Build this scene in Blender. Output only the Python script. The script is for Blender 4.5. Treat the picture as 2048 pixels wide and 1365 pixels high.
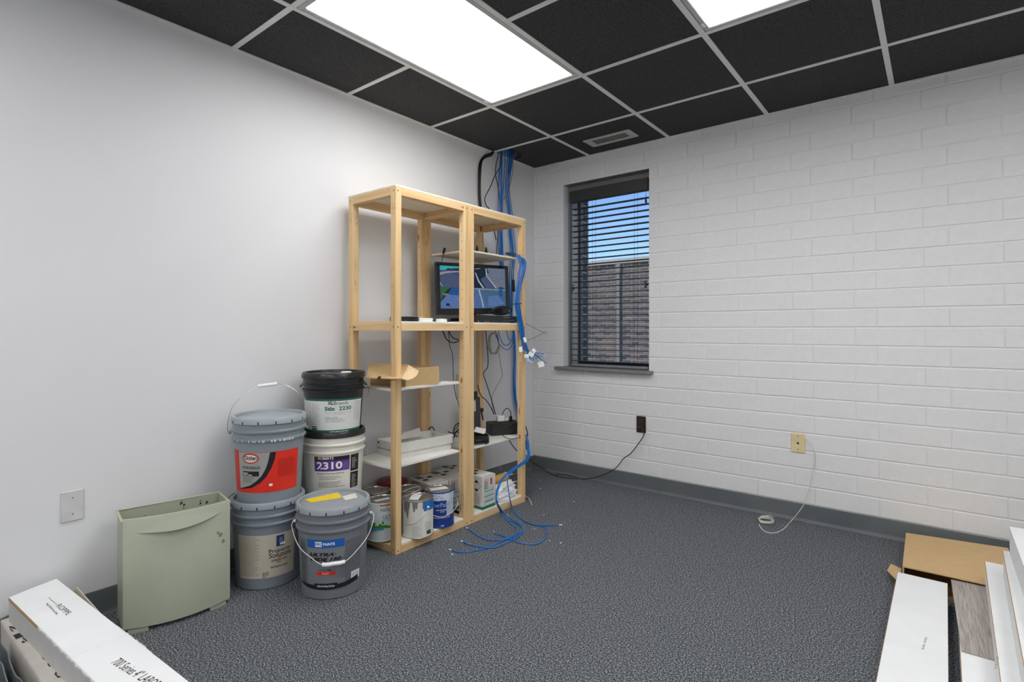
import bpy, bmesh, math, random
from mathutils import Vector, Matrix
random.seed(7)
for o in list(bpy.data.objects): bpy.data.objects.remove(o, do_unlink=True)
SC = bpy.context.scene; COL = SC.collection
PI = math.pi
# ------------------------------------------------------------------ camera
FPX, YAW, HY = 1073.0, -0.6714, 660.5            # focal length in px, heading, horizon row (2048x1365)
O = Vector((2.5343, -3.4643, 1.1036)); H = 2.392
cam = bpy.data.cameras.new('camera'); camo = bpy.data.objects.new('camera', cam); COL.objects.link(camo)
camo.location = O; camo.rotation_euler = (PI/2, 0, -YAW)
cam.sensor_width = 36; cam.lens = FPX/2048*36; cam.shift_y = -(682.5-HY)/2048; cam.clip_start = .05; cam.clip_end = 200
SC.camera = camo
# ------------------------------------------------------------------ sky, exposure, lamp power
SKY, LAMP, EXPO, SUN = 0.16, 8.8, 0.0, 2.4
w = bpy.data.worlds.new('sky'); SC.world = w; w.use_nodes = True
nt = w.node_tree; nt.nodes.clear()
sk = nt.nodes.new('ShaderNodeTexSky'); sk.sky_type = 'NISHITA'; sk.sun_disc = False
sk.sun_elevation = math.radians(38); sk.sun_rotation = math.radians(150); sk.air_density = 1.0; sk.dust_density = 0.2; sk.ozone_density = 3.0
bg = nt.nodes.new('ShaderNodeBackground'); bg.inputs[1].default_value = SKY
ow = nt.nodes.new('ShaderNodeOutputWorld'); tn = nt.nodes.new('ShaderNodeMixRGB'); tn.blend_type = 'MULTIPLY'; tn.inputs[0].default_value = 1; tn.inputs[2].default_value = (.80, .86, 1, 1)
nt.links.new(sk.outputs[0], tn.inputs[1]); nt.links.new(tn.outputs[0], bg.inputs[0]); nt.links.new(bg.outputs[0], ow.inputs[0])
sl_ = bpy.data.lights.new('sun', 'SUN'); sl_.energy = SUN; sl_.angle = math.radians(2); sl_.color = (1, .95, .88)
so_ = bpy.data.objects.new('sun', sl_); COL.objects.link(so_); so_.rotation_euler = (math.radians(52), 0, math.radians(-28)); so_.location = (0, -8, 9)
vs = SC.view_settings; vs.view_transform = 'Standard'; vs.look = 'None'; vs.gamma = 1; vs.exposure = EXPO; vs.use_curve_mapping = False
# ------------------------------------------------------------------ pixel -> place helpers
RT = Vector((math.cos(YAW), -math.sin(YAW), 0)); FW = Vector((math.sin(YAW), math.cos(YAW), 0)); UP = Vector((0, 0, 1))
def ray(px, py): return FW + RT*((px-1024)/FPX) + UP*((HY-py)/FPX)
def at_x(px, py, x): d = ray(px, py); return O + d*((x-O.x)/d.x)
def at_y(px, py, y): d = ray(px, py); return O + d*((y-O.y)/d.y)
def at_z(px, py, z): d = ray(px, py); return O + d*((z-O.z)/d.z)
# ------------------------------------------------------------------ materials
def srgb(r, g, b):
    f = lambda c: (c/12.92 if c <= .04045 else ((c+.055)/1.055)**2.4)
    return (f(r/255), f(g/255), f(b/255), 1)
MATS = {}
def base_mat(name):
    m = bpy.data.materials.new(name); m.use_nodes = True; n = m.node_tree; b = n.nodes['Principled BSDF']
    MATS[name] = m; return m, n, b
def coords(n, scale=(1, 1, 1)):
    tc = n.nodes.new('ShaderNodeTexCoord'); mp = n.nodes.new('ShaderNodeMapping'); mp.inputs['Scale'].default_value = scale
    n.links.new(tc.outputs['Object'], mp.inputs[0]); return mp.outputs[0]
def noise(n, vec, scale, detail=3, rough=.5):
    t = n.nodes.new('ShaderNodeTexNoise'); t.inputs['Scale'].default_value = scale; t.inputs['Detail'].default_value = detail; t.inputs['Roughness'].default_value = rough
    n.links.new(vec, t.inputs['Vector']); return t.outputs[0]
def ramp(n, fac, stops):
    r = n.nodes.new('ShaderNodeValToRGB'); e = r.color_ramp.elements
    while len(e) < len(stops): e.new(.5)
    for el, (p, c) in zip(e, stops): el.position = p; el.color = c
    n.links.new(fac, r.inputs[0]); return r.outputs[0]
def bump(n, b, h, strength, dist):
    bp = n.nodes.new('ShaderNodeBump'); bp.inputs['Strength'].default_value = strength; bp.inputs['Distance'].default_value = dist
    n.links.new(h, bp.inputs['Height']); n.links.new(bp.outputs[0], b.inputs['Normal'])
def mat(name, rgb, rough=.5, metal=0, var=.06, vscale=18, bscale=0, bstr=.2, bdist=.001, spec=.5, coat=0):
    if name in MATS: return MATS[name]
    m, n, b = base_mat(name); c = srgb(*rgb); v = coords(n)
    lo = tuple(x*(1-var) for x in c[:3])+(1,); hi = tuple(min(1, x*(1+var)) for x in c[:3])+(1,)
    n.links.new(ramp(n, noise(n, v, vscale), [(.3, lo), (.7, hi)]), b.inputs['Base Color'])
    b.inputs['Roughness'].default_value = rough; b.inputs['Metallic'].default_value = metal; b.inputs['Specular IOR Level'].default_value = spec
    b.inputs['Coat Weight'].default_value = coat
    if bscale: bump(n, b, noise(n, v, bscale, 4), bstr, bdist)
    return m
def emit(name, rgb, s, var=0.0, vscale=20):
    if name in MATS: return MATS[name]
    m, n, b = base_mat(name); n.nodes.remove(b); e = n.nodes.new('ShaderNodeEmission'); c = srgb(*rgb)
    e.inputs[0].default_value = c; e.inputs[1].default_value = s
    if var:
        v = coords(n); lo = tuple(x*(1-var) for x in c[:3])+(1,); hi = tuple(min(1, x*(1+var)) for x in c[:3])+(1,)
        n.links.new(ramp(n, noise(n, v, vscale), [(.3, lo), (.7, hi)]), e.inputs[0])
    n.links.new(e.outputs[0], n.nodes['Material Output'].inputs[0]); return m
def wood(axis, dark=1.0):
    name = 'pine_'+axis
    if name in MATS: return MATS[name]
    m, n, b = base_mat(name); s = {'x': (.7, 22, 22), 'y': (22, .7, 22), 'z': (22, 22, .7)}[axis]
    v = coords(n, s); g = noise(n, v, 2.2, 4, .6)
    col = ramp(n, g, [(.25, srgb(200, 156, 100)), (.5, srgb(231, 196, 144)), (.75, srgb(240, 212, 166))])
    s2 = {'x': (2.2, 9, 9), 'y': (9, 2.2, 9), 'z': (9, 9, 2.2)}[axis]
    vo = n.nodes.new('ShaderNodeTexVoronoi'); vo.inputs['Scale'].default_value = 1.6; n.links.new(coords(n, s2), vo.inputs['Vector'])
    kn = ramp(n, vo.outputs['Distance'], [(.045, (1, 1, 1, 1)), (.11, (0, 0, 0, 1))])
    mx = n.nodes.new('ShaderNodeMixRGB'); n.links.new(kn, mx.inputs[0]); n.links.new(col, mx.inputs[1]); mx.inputs[2].default_value = srgb(150, 100, 58)
    n.links.new(mx.outputs[0], b.inputs['Base Color']); b.inputs['Roughness'].default_value = .55
    bump(n, b, g, .15, .001); return m
def carpet():
    m, n, b = base_mat('carpet'); v = coords(n)
    a = noise(n, v, 340, 2, .8); c = noise(n, v, 170, 2, .6)
    ad = n.nodes.new('ShaderNodeMath'); ad.operation = 'ADD'; n.links.new(a, ad.inputs[0]); n.links.new(c, ad.inputs[1])
    hv = n.nodes.new('ShaderNodeMath'); hv.operation = 'MULTIPLY'; hv.inputs[1].default_value = .5; n.links.new(ad.outputs[0], hv.inputs[0])
    col = ramp(n, hv.outputs[0], [(.37, srgb(30, 33, 37)), (.46, srgb(62, 66, 71)), (.53, srgb(96, 100, 105)), (.63, srgb(186, 189, 193))])
    n.links.new(col, b.inputs['Base Color']); b.inputs['Roughness'].default_value = .95; b.inputs['Specular IOR Level'].default_value = .1
    bump(n, b, hv.outputs[0], .6, .004); return m
def tile_mat():
    m, n, b = base_mat('ceiling_tile_black'); v = coords(n)
    t = noise(n, v, 170, 3, .7)
    n.links.new(ramp(n, t, [(.34, srgb(28, 28, 29)), (.46, srgb(66, 66, 67)), (.7, srgb(76, 76, 77))]), b.inputs['Base Color'])
    b.inputs['Roughness'].default_value = .9; b.inputs['Specular IOR Level'].default_value = .2; bump(n, b, t, .4, .002); return m
def brick_mat(name, cols, sc=3.1):
    m, n, b = base_mat(name); oi = n.nodes.new('ShaderNodeObjectInfo')
    c1 = ramp(n, oi.outputs['Random'], [(i/max(1, len(cols)-1), srgb(*c)) for i, c in enumerate(cols)])
    v = coords(n); t = noise(n, v, 60, 3)
    mx = n.nodes.new('ShaderNodeMixRGB'); mx.blend_type = 'MULTIPLY'; mx.inputs[0].default_value = .5
    n.links.new(c1, mx.inputs[1]); n.links.new(ramp(n, t, [(.3, (.5, .5, .5, 1)), (.7, (1, 1, 1, 1))]), mx.inputs[2])
    n.links.new(mx.outputs[0], b.inputs['Base Color']); b.inputs['Roughness'].default_value = .9; return m
def far_brick_mat():
    m, n, b = base_mat('far_brickwork'); tc = n.nodes.new('ShaderNodeTexCoord'); sx = n.nodes.new('ShaderNodeSeparateXYZ'); cb = n.nodes.new('ShaderNodeCombineXYZ')
    n.links.new(tc.outputs['Object'], sx.inputs[0]); n.links.new(sx.outputs['X'], cb.inputs['X']); n.links.new(sx.outputs['Z'], cb.inputs['Y'])
    t = n.nodes.new('ShaderNodeTexBrick'); t.inputs['Scale'].default_value = 1; t.inputs['Brick Width'].default_value = .2032; t.inputs['Row Height'].default_value = .0677; t.inputs['Mortar Size'].default_value = .007
    t.inputs['Color1'].default_value = srgb(96, 92, 92); t.inputs['Color2'].default_value = srgb(140, 122, 112); t.inputs['Mortar'].default_value = srgb(206, 196, 184)
    n.links.new(cb.outputs[0], t.inputs['Vector']); n.links.new(t.outputs['Color'], b.inputs['Base Color']); b.inputs['Roughness'].default_value = .9; return m
def plank_mat():
    m, n, b = base_mat('grey_oak_vinyl'); v = coords(n, (55, 2.6, 55)); g = noise(n, v, 3, 6, .7)
    n.links.new(ramp(n, g, [(.3, srgb(118, 110, 104)), (.5, srgb(162, 154, 147)), (.7, srgb(192, 185, 178))]), b.inputs['Base Color'])
    b.inputs['Roughness'].default_value = .5; return m
def glass_mat():
    m, n, b = base_mat('window_glass'); n.nodes.remove(b)
    tr = n.nodes.new('ShaderNodeBsdfTransparent'); gl = n.nodes.new('ShaderNodeBsdfGlossy'); gl.inputs['Roughness'].default_value = .02
    tr.inputs[0].default_value = (.93, .96, .97, 1); mx = n.nodes.new('ShaderNodeMixShader'); fr = n.nodes.new('ShaderNodeFresnel'); fr.inputs[0].default_value = 1.45
    n.links.new(fr.outputs[0], mx.inputs[0]); n.links.new(tr.outputs[0], mx.inputs[1]); n.links.new(gl.outputs[0], mx.inputs[2])
    n.links.new(mx.outputs[0], n.nodes['Material Output'].inputs[0]); return m
M_WALL = mat('wall_paint_white', (226, 226, 227), .6, var=.012, vscale=2.5, bscale=260, bstr=.08, bdist=.0006)
M_BLOCK = mat('block_paint_white', (231, 231, 231), .55, var=.02, vscale=30, bscale=140, bstr=.35, bdist=.0016)
M_CARPET = carpet(); M_TILE = tile_mat()
M_TEE = mat('tee_white', (228, 228, 227), .45, var=.02)
M_BASE = mat('vinyl_base_grey', (104, 109, 111), .38, var=.12, vscale=5)
M_WX, M_WY, M_WZ = wood('x'), wood('y'), wood('z')
M_PLY = mat('pale_plywood', (240, 226, 200), .55, var=.05, vscale=12)
M_MEL = mat('white_melamine', (238, 236, 228), .4, var=.02)
M_HOLE = mat('dark_hole', (50, 36, 22), .8)
M_GREYP = mat('grey_pail_plastic', (134, 143, 148), .38, var=.05, vscale=9)
M_GREYP2 = mat('grey_pail_plastic_blue', (124, 132, 142), .4, var=.06, vscale=9)
M_GREYP3 = mat('grey_pail_plastic_dark', (118, 123, 130), .4, var=.05, vscale=9)
M_BLKP = mat('black_pail_plastic', (30, 32, 34), .3, var=.1)
M_WHTP = mat('white_pail_plastic', (226, 224, 214), .4, var=.03)
M_WIRE = mat('galvanised_wire', (176, 178, 178), .3, .8)
M_WIREW = mat('white_wire', (222, 222, 220), .4)
M_WHITE = mat('white_print', (240, 240, 236), .5, var=.01)
M_BLACK = mat('black_print', (24, 24, 26), .5, var=.05)
M_BLKC = mat('black_cable', (22, 22, 24), .42, var=.08)
M_BLUEC = mat('blue_cable', (6, 112, 196), .32, var=.05)
M_GREYC = mat('beige_cable', (184, 178, 162), .45)
M_WHTC = mat('white_cable', (222, 219, 208), .45)
M_CLEAR = mat('clear_connector', (210, 222, 228), .15, var=.1)
M_CARD = mat('brown_cardboard', (205, 172, 124), .75, var=.05, vscale=40)
M_CARDD = mat('brown_cardboard_edge', (172, 134, 88), .8, var=.12, vscale=120)
M_CARTW = mat('white_carton', (232, 233, 233), .6, var=.03, vscale=7)
M_CARTD = mat('aged_white_carton', (206, 200, 190), .65, var=.06, vscale=9)
M_TIN = mat('tin_plate', (196, 192, 184), .24, .85, var=.12, vscale=14)
M_BIN = mat('bin_green_plastic', (168, 174, 154), .5, var=.06, vscale=8, bscale=300, bstr=.08)
M_DARKP = mat('dark_plastic', (26, 27, 29), .35, var=.1)
M_BLIND = mat('blind_charcoal', (58, 60, 62), .45, var=.06)
M_TRIMG = mat('window_trim_grey', (120, 120, 119), .5, var=.04)
M_ALU = mat('window_frame_white', (236, 237, 235), .45)
M_STEEL = mat('dark_window_frame', (62, 64, 66), .45)
M_SMUDGE = mat('grey_smudge', (120, 120, 120), .8)
def lin(name, rgb, rough=.5): return mat('print_'+name, rgb, rough, var=.02)
# ------------------------------------------------------------------ mesh helpers
class G:
    """collects vertices and faces (with a material slot) for ONE mesh"""
    def __init__(s): s.v = []; s.f = []; s.m = []; s.sm = []
    def add(s, vs, fs, mi=0, smooth=False):
        k = len(s.v); s.v += [tuple(p) for p in vs]
        for f in fs: s.f.append(tuple(i+k for i in f)); s.m.append(mi); s.sm.append(smooth)
        return s
    def box(s, x0, x1, y0, y1, z0, z1, mi=0, bev=0.0, mtx=None):
        if bev <= 0:
            vs = [Vector(p) for p in ((x0,y0,z0),(x1,y0,z0),(x1,y1,z0),(x0,y1,z0),(x0,y0,z1),(x1,y0,z1),(x1,y1,z1),(x0,y1,z1))]
            fs = [(0,3,2,1),(4,5,6,7),(0,1,5,4),(1,2,6,5),(2,3,7,6),(3,0,4,7)]
        else:
            bm = bmesh.new(); bmesh.ops.create_cube(bm, size=1)
            for v in bm.verts: v.co = Vector(((x0+x1)/2+v.co.x*(x1-x0), (y0+y1)/2+v.co.y*(y1-y0), (z0+z1)/2+v.co.z*(z1-z0)))
            bmesh.ops.bevel(bm, geom=list(bm.edges), offset=min(bev, .45*min(x1-x0, y1-y0, z1-z0)), segments=1, affect='EDGES')
            bm.verts.index_update(); vs = [v.co.copy() for v in bm.verts]; fs = [[v.index for v in f.verts] for f in bm.faces]; bm.free()
        if mtx is not None: vs = [mtx @ v for v in vs]
        return s.add(vs, fs, mi)
    def quad(s, a, b, c, d, mi=0): return s.add([a, b, c, d], [(0, 1, 2, 3)], mi)
    def prism(s, poly, d, mi=0):          # polygon (list of Vector) pushed along d
        n = len(poly); d = Vector(d); vs = [Vector(p) for p in poly]+[Vector(p)+d for p in poly]
        fs = [tuple(range(n))[::-1], tuple(range(n, 2*n))]+[(i, (i+1) % n, n+(i+1) % n, n+i) for i in range(n)]
        return s.add(vs, fs, mi)
    def lathe(s, prof, n=40, c=(0, 0), mi=0, z=0.0, smooth=True):
        vs = []; fs = []; k = len(prof)
        for i in range(n):
            a = 2*PI*i/n
            for r, h in prof: vs.append((c[0]+r*math.cos(a), c[1]+r*math.sin(a), z+h))
        for i in range(n):
            j = (i+1) % n
            for q in range(k-1): fs.append((i*k+q, j*k+q, j*k+q+1, i*k+q+1))
        if prof[0][0] > 1e-6: fs.append(tuple(i*k for i in range(n))[::-1])
        if prof[-1][0] > 1e-6: fs.append(tuple(i*k+k-1 for i in range(n)))
        return s.add(vs, fs, mi, smooth)
    def tube(s, pts, r, n=6, mi=0, closed=False, caps=True):
        pts = [Vector(p) for p in pts]; m = len(pts); vs = []; fs = []; up = Vector((.13, .31, .94)).normalized(); nx = None
        for i, p in enumerate(pts):
            a = pts[(i-1) % m] if (closed or i) else p; b = pts[(i+1) % m] if (closed or i < m-1) else p
            t = (b-a).normalized() if (b-a).length > 1e-9 else up
            if nx is None: nx = t.cross(up) if abs(t.dot(up)) < .95 else t.cross(Vector((1, 0, 0)))
            nx = (nx - t*nx.dot(t)); nx = nx.normalized() if nx.length > 1e-6 else t.orthogonal().normalized()
            ny = t.cross(nx); rr = r[i] if isinstance(r, (list, tuple)) else r
            for k in range(n): q = 2*PI*k/n; vs.append(p+nx*(rr*math.cos(q))+ny*(rr*math.sin(q)))
        for i in range(m if closed else m-1):
            j = (i+1) % m
            for k in range(n): l = (k+1) % n; fs.append((i*n+k, i*n+l, j*n+l, j*n+k))
        if caps and not closed: fs += [tuple(range(n))[::-1], tuple((m-1)*n+k for k in range(n))]
        return s.add(vs, fs, mi, True)
    def build(s, name, mats, parent=None, loc=(0, 0, 0), rot=None):
        me = bpy.data.meshes.new(name); me.from_pydata([tuple(v) for v in s.v], [], s.f)
        for m in (mats if isinstance(mats, (list, tuple)) else [mats]): me.materials.append(m)
        for p, mi, sm in zip(me.polygons, s.m, s.sm): p.material_index = mi; p.use_smooth = sm
        me.update()
        if any(s.sm): me.set_sharp_from_angle(angle=math.radians(38))
        o = bpy.data.objects.new(name, me); COL.objects.link(o); o.location = loc
        if rot: o.rotation_euler = rot
        if parent: o.parent = parent
        return o
def spline(pts, n=6):
    pts = [Vector(p) for p in pts]; out = []
    for i in range(len(pts)-1):
        p0 = pts[max(i-1, 0)]; p1 = pts[i]; p2 = pts[i+1]; p3 = pts[min(i+2, len(pts)-1)]
        for k in range(n):
            t = k/n; out.append(.5*((2*p1)+(p2-p0)*t+(2*p0-5*p1+4*p2-p3)*t*t+(3*p1-p0-3*p2+p3)*t**3))
    return out+[pts[-1]]
def tag(o, label=None, cat=None, group=None, kind=None):
    for k, v in (('label', label), ('category', cat), ('group', group), ('kind', kind)):
        if v: o[k] = v
    return o
def thing(name, label, cat, loc=(0, 0, 0), rz=0.0, group=None, rot=None):
    o = bpy.data.objects.new(name, None); COL.objects.link(o); o.empty_display_size = .05
    o.location = loc; o.rotation_euler = rot if rot else (0, 0, rz); return tag(o, label, cat, group)
def struct(o): o['kind'] = 'structure'; return o
def text2d(s, bold=0.0, shear=0.0):
    """flat lettering as (verts2d, faces), normalised so that its box is 0..1 x 0..1"""
    cu = bpy.data.curves.new('lettering', 'FONT'); cu.body = s; cu.size = 1; cu.offset = bold; cu.shear = shear; cu.resolution_u = 3; cu.fill_mode = 'FRONT'
    ob = bpy.data.objects.new('lettering', cu); COL.objects.link(ob)
    dg = bpy.context.evaluated_depsgraph_get(); me = bpy.data.meshes.new_from_object(ob.evaluated_get(dg))
    v = [(p.co.x, p.co.y) for p in me.vertices]; f = [tuple(p.vertices) for p in me.polygons]
    bpy.data.objects.remove(ob); bpy.data.curves.remove(cu); bpy.data.meshes.remove(me)
    x0 = min(a for a, b in v); x1 = max(a for a, b in v); y0 = min(b for a, b in v); y1 = max(b for a, b in v)
    return [((a-x0)/(x1-x0), (b-y0)/max(1e-6, y1-y0)) for a, b in v], f
def text_flat(g, s, org, U, V, bold=0.0, shear=0.0, mi=0):
    """lettering filling the parallelogram org, org+U, org+V"""
    v, f = text2d(s, bold, shear); U = Vector(U); V = Vector(V); org = Vector(org)
    nrm = U.cross(V).normalized()*.0004
    g.add([org+U*a+V*b+nrm for a, b in v], f, mi)
# ================================================================== THE ROOM
RX, RY = 4.17, -5.3                                 # room: x 0..RX, y RY..0
WT = .367                                          # thickness of the block wall
WX0, WX1, WZ0, WZ1 = .286, .983, .8255, 2.213      # window opening
struct(G().box(-.1, RX+.1, RY-.1, WT, -.12, 0).build('floor', M_CARPET))
struct(G().box(-.12, 0, RY-.1, 0, 0, H+.3).build('wall_left', M_WALL))
struct(G().box(RX, RX+.12, RY-.1, 0, 0, H+.3).build('wall_right', M_WALL))
struct(G().box(0, RX, RY-.12, RY, 0, H+.3).build('wall_front', M_WALL))
wb = G(); JD = .0040                                # joints lie this far behind the block faces
wb.box(-.12, WX0, JD, WT, 0, H+.3); wb.box(WX1, RX+.12, JD, WT, 0, H+.3)
wb.box(WX0, WX1, JD, WT, 0, WZ0-.022); wb.box(WX0, WX1, JD, WT, WZ1, H+.3)
WB = struct(wb.build('wall_back', M_BLOCK))
# blocks, one object each
CH, BL, JT, HJ = .1016, .304, .007, .0035
meshes = {}
def block(x0, x1, z0, z1):
    key = (round(x1-x0, 3), round(z1-z0, 3)); 
    if x1-x0 < .012 or z1-z0 < .012: return
    if key not in meshes:
        o = G().box(0, x1-x0, 0, JD+.012, 0, z1-z0, bev=.0022).build('block', M_BLOCK, WB); meshes[key] = o.data
    else:
        o = bpy.data.objects.new('block', meshes[key]); COL.objects.link(o); o.parent = WB
    o.location = (x0, random.uniform(-.0004, .0006), z0)
rest = G()
for k in range(1, 24):
    z0, z1 = k*CH+JT/2, min((k+1)*CH-JT/2, H+.02)
    off = (.163 if k % 2 else .062) - .03*k/23
    xs = [0.0]+[off+BL*i for i in range(-1, 15) if .03 < off+BL*i < RX-.03]+[RX]
    for a, b in zip(xs[:-1], xs[1:]):
        a2, b2 = a+(HJ/2 if a > 0 else 0), b-(HJ/2 if b < RX else 0)
        if a2 > 3.3: rest.box(a2, b2, 0, JD+.012, z0, z1, bev=.0022); continue
        zz0, zz1 = z0, z1
        if z1 > WZ0-.02 and z0 < WZ1 and b2 > WX0 and a2 < WX1:      # cut by the window
            segs = []
            if zz0 < WZ0-.03 and zz1 > WZ0-.02: block(a2, b2, zz0, WZ0-.022)
            if zz1 > WZ1+.01 and zz0 < WZ1: block(a2, b2, WZ1, zz1)
            if a2 < WX0-.01: segs.append((a2, WX0))
            if b2 > WX1+.01: segs.append((WX1, b2))
            for p, q in segs: block(p, q, max(zz0, WZ0-.022) if (zz0 < WZ0-.03) else zz0, min(zz1, WZ1) if zz1 > WZ1+.01 else zz1)
        else: block(a2, b2, zz0, zz1)
o = rest.build('far_blocks', M_BLOCK, WB); o['kind'] = 'stuff'
# baseboards: vinyl cove base with a curved toe
def cove(length, axis):
    prof = [(.0, .0), (.013, .0), (.0125, .003), (.006, .009), (.0035, .018), (.0032, .099), (.0022, .1016), (0, .1016)]
    g = G(); poly = [Vector((0, -a, b)) for a, b in prof] if axis == 'x' else [Vector((a, 0, b)) for a, b in prof]
    return g.prism(poly, (length, 0, 0) if axis == 'x' else (0, -length, 0))
struct(cove(RX, 'x').build('baseboard_back', M_BASE, loc=(0, -.0005, 0)))
struct(cove(2.885, 'y').build('baseboard_left', M_BASE, loc=(.0005, 0, 0)))
o = cove(2.2, 'y').build('baseboard_left_far', M_BASE, loc=(.001, -2.918, .055)); o.rotation_euler = (0, 0, 0)
o.location = (.001, -2.918, .0); struct(o)
o2 = G().box(.002, .006, -.21, 0, .0, .1016).build('loose_base_strip', M_BASE, loc=(.016, -2.916, .0535)); o2.rotation_euler = (math.radians(14.5), math.radians(-7), 0)
tag(o2, 'loose dark grey base strip slipped up against the wall behind the white carton', 'base strip')
o2.location.z = .057
# ---- ceiling
CE = struct(G().box(-.12, RX+.12, RY-.12, WT, H+.3, H+.36).build('ceiling', mat('deck_grey', (90, 90, 90), .9)))
T6 = .6096; XS = [0, .514]+[.514+T6*i for i in range(1, 6)]+[RX]; YS = [0, -.5057]
while YS[-1]-T6 > RY+.1: YS.append(YS[-1]-T6)
YS.append(RY)
LIGHTS = [(1, 2), (3, 2), (5, 2), (1, 6), (3, 6), (5, 6)]           # (column, first row) of the 2 x 4 ft troffers; last column added, unseen, to brighten the block wall
lit = {(c, r+d) for c, r in LIGHTS for d in (0, 1)}
TW = .012
for i in range(len(XS)-1):
    for j in range(len(YS)-1):
        if (i, j) in lit or (i, j) == (0, 0): continue
        G().box(XS[i]+.004, XS[i+1]-.004, YS[j+1]+.004, YS[j]-.004, H+.0035, H+.019, bev=.002).build('ceiling_tile', M_TILE, CE)
# broken corner tile, cut back for the cables and sagging a little
poly = [Vector((.155, -.498, 0)), (Vector((.508, -.498, 0))), Vector((.508, -.004, 0)), Vector((.30, -.004, 0)), Vector((.22, -.012, 0)), Vector((.12, -.006, 0)), Vector((.006, -.006, 0)), Vector((.004, -.25, 0)), Vector((.05, -.275, 0)), Vector((.10, -.29, 0)), Vector((.14, -.33, 0)), Vector((.15, -.40, 0))]
o = G().prism(poly, (0, 0, .015)).build('ceiling_tile', M_TILE, CE, loc=(0, 0, H+.0035)); o['label'] = 'corner tile with a ragged cut where the cables drop through'
for x in XS[1:-1]: G().box(x-TW, x+TW, RY, 0, H-.0005, H+.003).build('tee', M_TEE, CE)
for y in YS[1:-1]:
    for a, b in zip(XS[:-1], XS[1:]):
        c = XS.index(a)
        if (c, YS.index(y)-1) in lit and (c, YS.index(y)) in lit and (c, YS.index(y)) in {(l, r+1) for l, r in LIGHTS}: continue
        G().box(a+(TW if a else 0), b-(TW if b < RX else 0), y-TW, y+TW, H-.0003, H+.003).build('tee', M_TEE, CE)
for n_, bx in (('wall_angle', (0, .016, RY, 0)), ('wall_angle', (RX-.016, RX, RY, 0)), ('wall_angle', (.3, RX, -.012, 0)), ('wall_angle', (0, RX, RY, RY+.016))):
    G().box(*bx, H-.002, H+.0032).build(n_, M_TEE, CE)
# ---- troffers
M_DIFF = emit('prismatic_diffuser', (253, 253, 254), LAMP)
lab = ['long ceiling light panel over the shelf side of the room, nearest the left wall', 'ceiling light panel partly out of frame at the top, above the middle of the room',
       'added ceiling light panel outside the right edge of view, brightening the block wall', 'ceiling light panel behind the viewer near the left wall', 'ceiling light panel behind the viewer above the middle of the room', 'added unseen ceiling light panel behind the viewer near the right wall']
for (c, r), lb in zip(LIGHTS, lab):
    x0, x1, y1, y0 = XS[c]+TW, XS[c+1]-TW, YS[r]-TW, YS[r+2]+TW
    t = thing('ceiling_light', lb, 'ceiling light', ((x0+x1)/2, (y0+y1)/2, H), group='recessed ceiling light panels')
    hx, hy = (x1-x0)/2, (y1-y0)/2; fw_ = .026
    g = G(); g.box(-hx, hx, -hy, hy, .012, .085); g.build('housing', M_TEE, t)
    g = G()
    for bx in ((-hx+.002, hx-.002, hy-fw_, hy-.002), (-hx+.002, hx-.002, -hy+.002, -hy+fw_), (-hx+.002, -hx+fw_, -hy+fw_, hy-fw_), (hx-fw_, hx-.002, -hy+fw_, hy-fw_)): g.box(*bx, -.001, .010, bev=.003)
    g.build('door_frame', mat('troffer_frame', (188, 188, 187), .4), t)
    G().box(-hx+fw_, hx-fw_, -hy+fw_, hy-fw_, .004, .008).build('diffuser', M_DIFF, t)
    G().box(-hx+.004, -hx+.016, hy-.075, hy-.045, -.004, 0, bev=.001).build('latch', M_TEE, t)
# ---- ceiling vent
t = thing('ceiling_vent', 'small white louvred vent in the black ceiling tile above the window', 'vent', (.808, -.228, H+.0035))
g = G()
for bx in ((-.172, .172, .045, .073), (-.172, .172, -.073, -.045), (-.172, -.128, -.045, .045), (.128, .172, -.045, .045)): g.box(*bx, -.007, 0, bev=.002)
g.build('frame', mat('vent_white', (196, 196, 194), .45), t)
G().box(-.128, .128, -.045, .045, -.0015, -.0002).build('dark_duct_sheet', mat('duct_shade', (18, 18, 18), .9), t)  # black sheet paints the shade behind the louvres
me = None
for i in range(16):
    x = -.120+.016*i
    if me is None:
        o = G().box(-.003, .003, -.045, .045, -.0025, -.0005).build('louvre', MATS['vent_white'], t); me = o.data
    else: o = bpy.data.objects.new('louvre', me); COL.objects.link(o); o.parent = t
    o.location = (x, 0, -.0035); o.rotation_euler = (0, math.radians(12), 0)
# ================================================================== WINDOW
W = bpy.data.objects.new('window_1', None); COL.objects.link(W); W.location = (WX0, 0, WZ0); struct(W)
ww, wh = WX1-WX0, WZ1-WZ0
def wpart(name, bx, m, bev=0): return G().box(*bx, bev=bev).build(name, m, W)
wpart('window_sill', (-.06, ww+.03, -.045, .10, -.024, -.001), mat('sill_grey', (128, 128, 127), .45), .004)
wpart('reveal', (-.0005, .0012, .0, .067, 0, wh), M_BLOCK); wpart('reveal', (ww-.0012, ww+.0005, 0, .20, 0, wh), M_BLOCK)
wpart('head_underside', (0, ww, .001, .20, wh-.002, wh), M_TRIMG)
wpart('head_fascia', (.001, ww, .066, .10, wh-.05, wh-.002), M_TRIMG)
wpart('jamb_strip', (0, .016, .067, .10, 0, wh-.05), M_TRIMG)
wpart('inner_reveal', (0, .0015, .10, .205, 0, wh), M_ALU); wpart('inner_sill', (0, ww, .10, .21, -.012, .002), M_ALU)
g = G()
for bx in ((0, .012, .212, .238, 0, wh), (ww-.012, ww, .212, .238, 0, wh), (.012, ww-.012, .212, .238, 0, .03), (.012, ww-.012, .212, .238, wh-.03, wh)): g.box(*bx, bev=.003)
g.build('frame', M_STEEL, W)
wpart('frame_stop', (0, .004, .238, .281, 0, wh), MATS.get('outer_mortar') or mat('outer_mortar', (176, 168, 158), .9))
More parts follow.
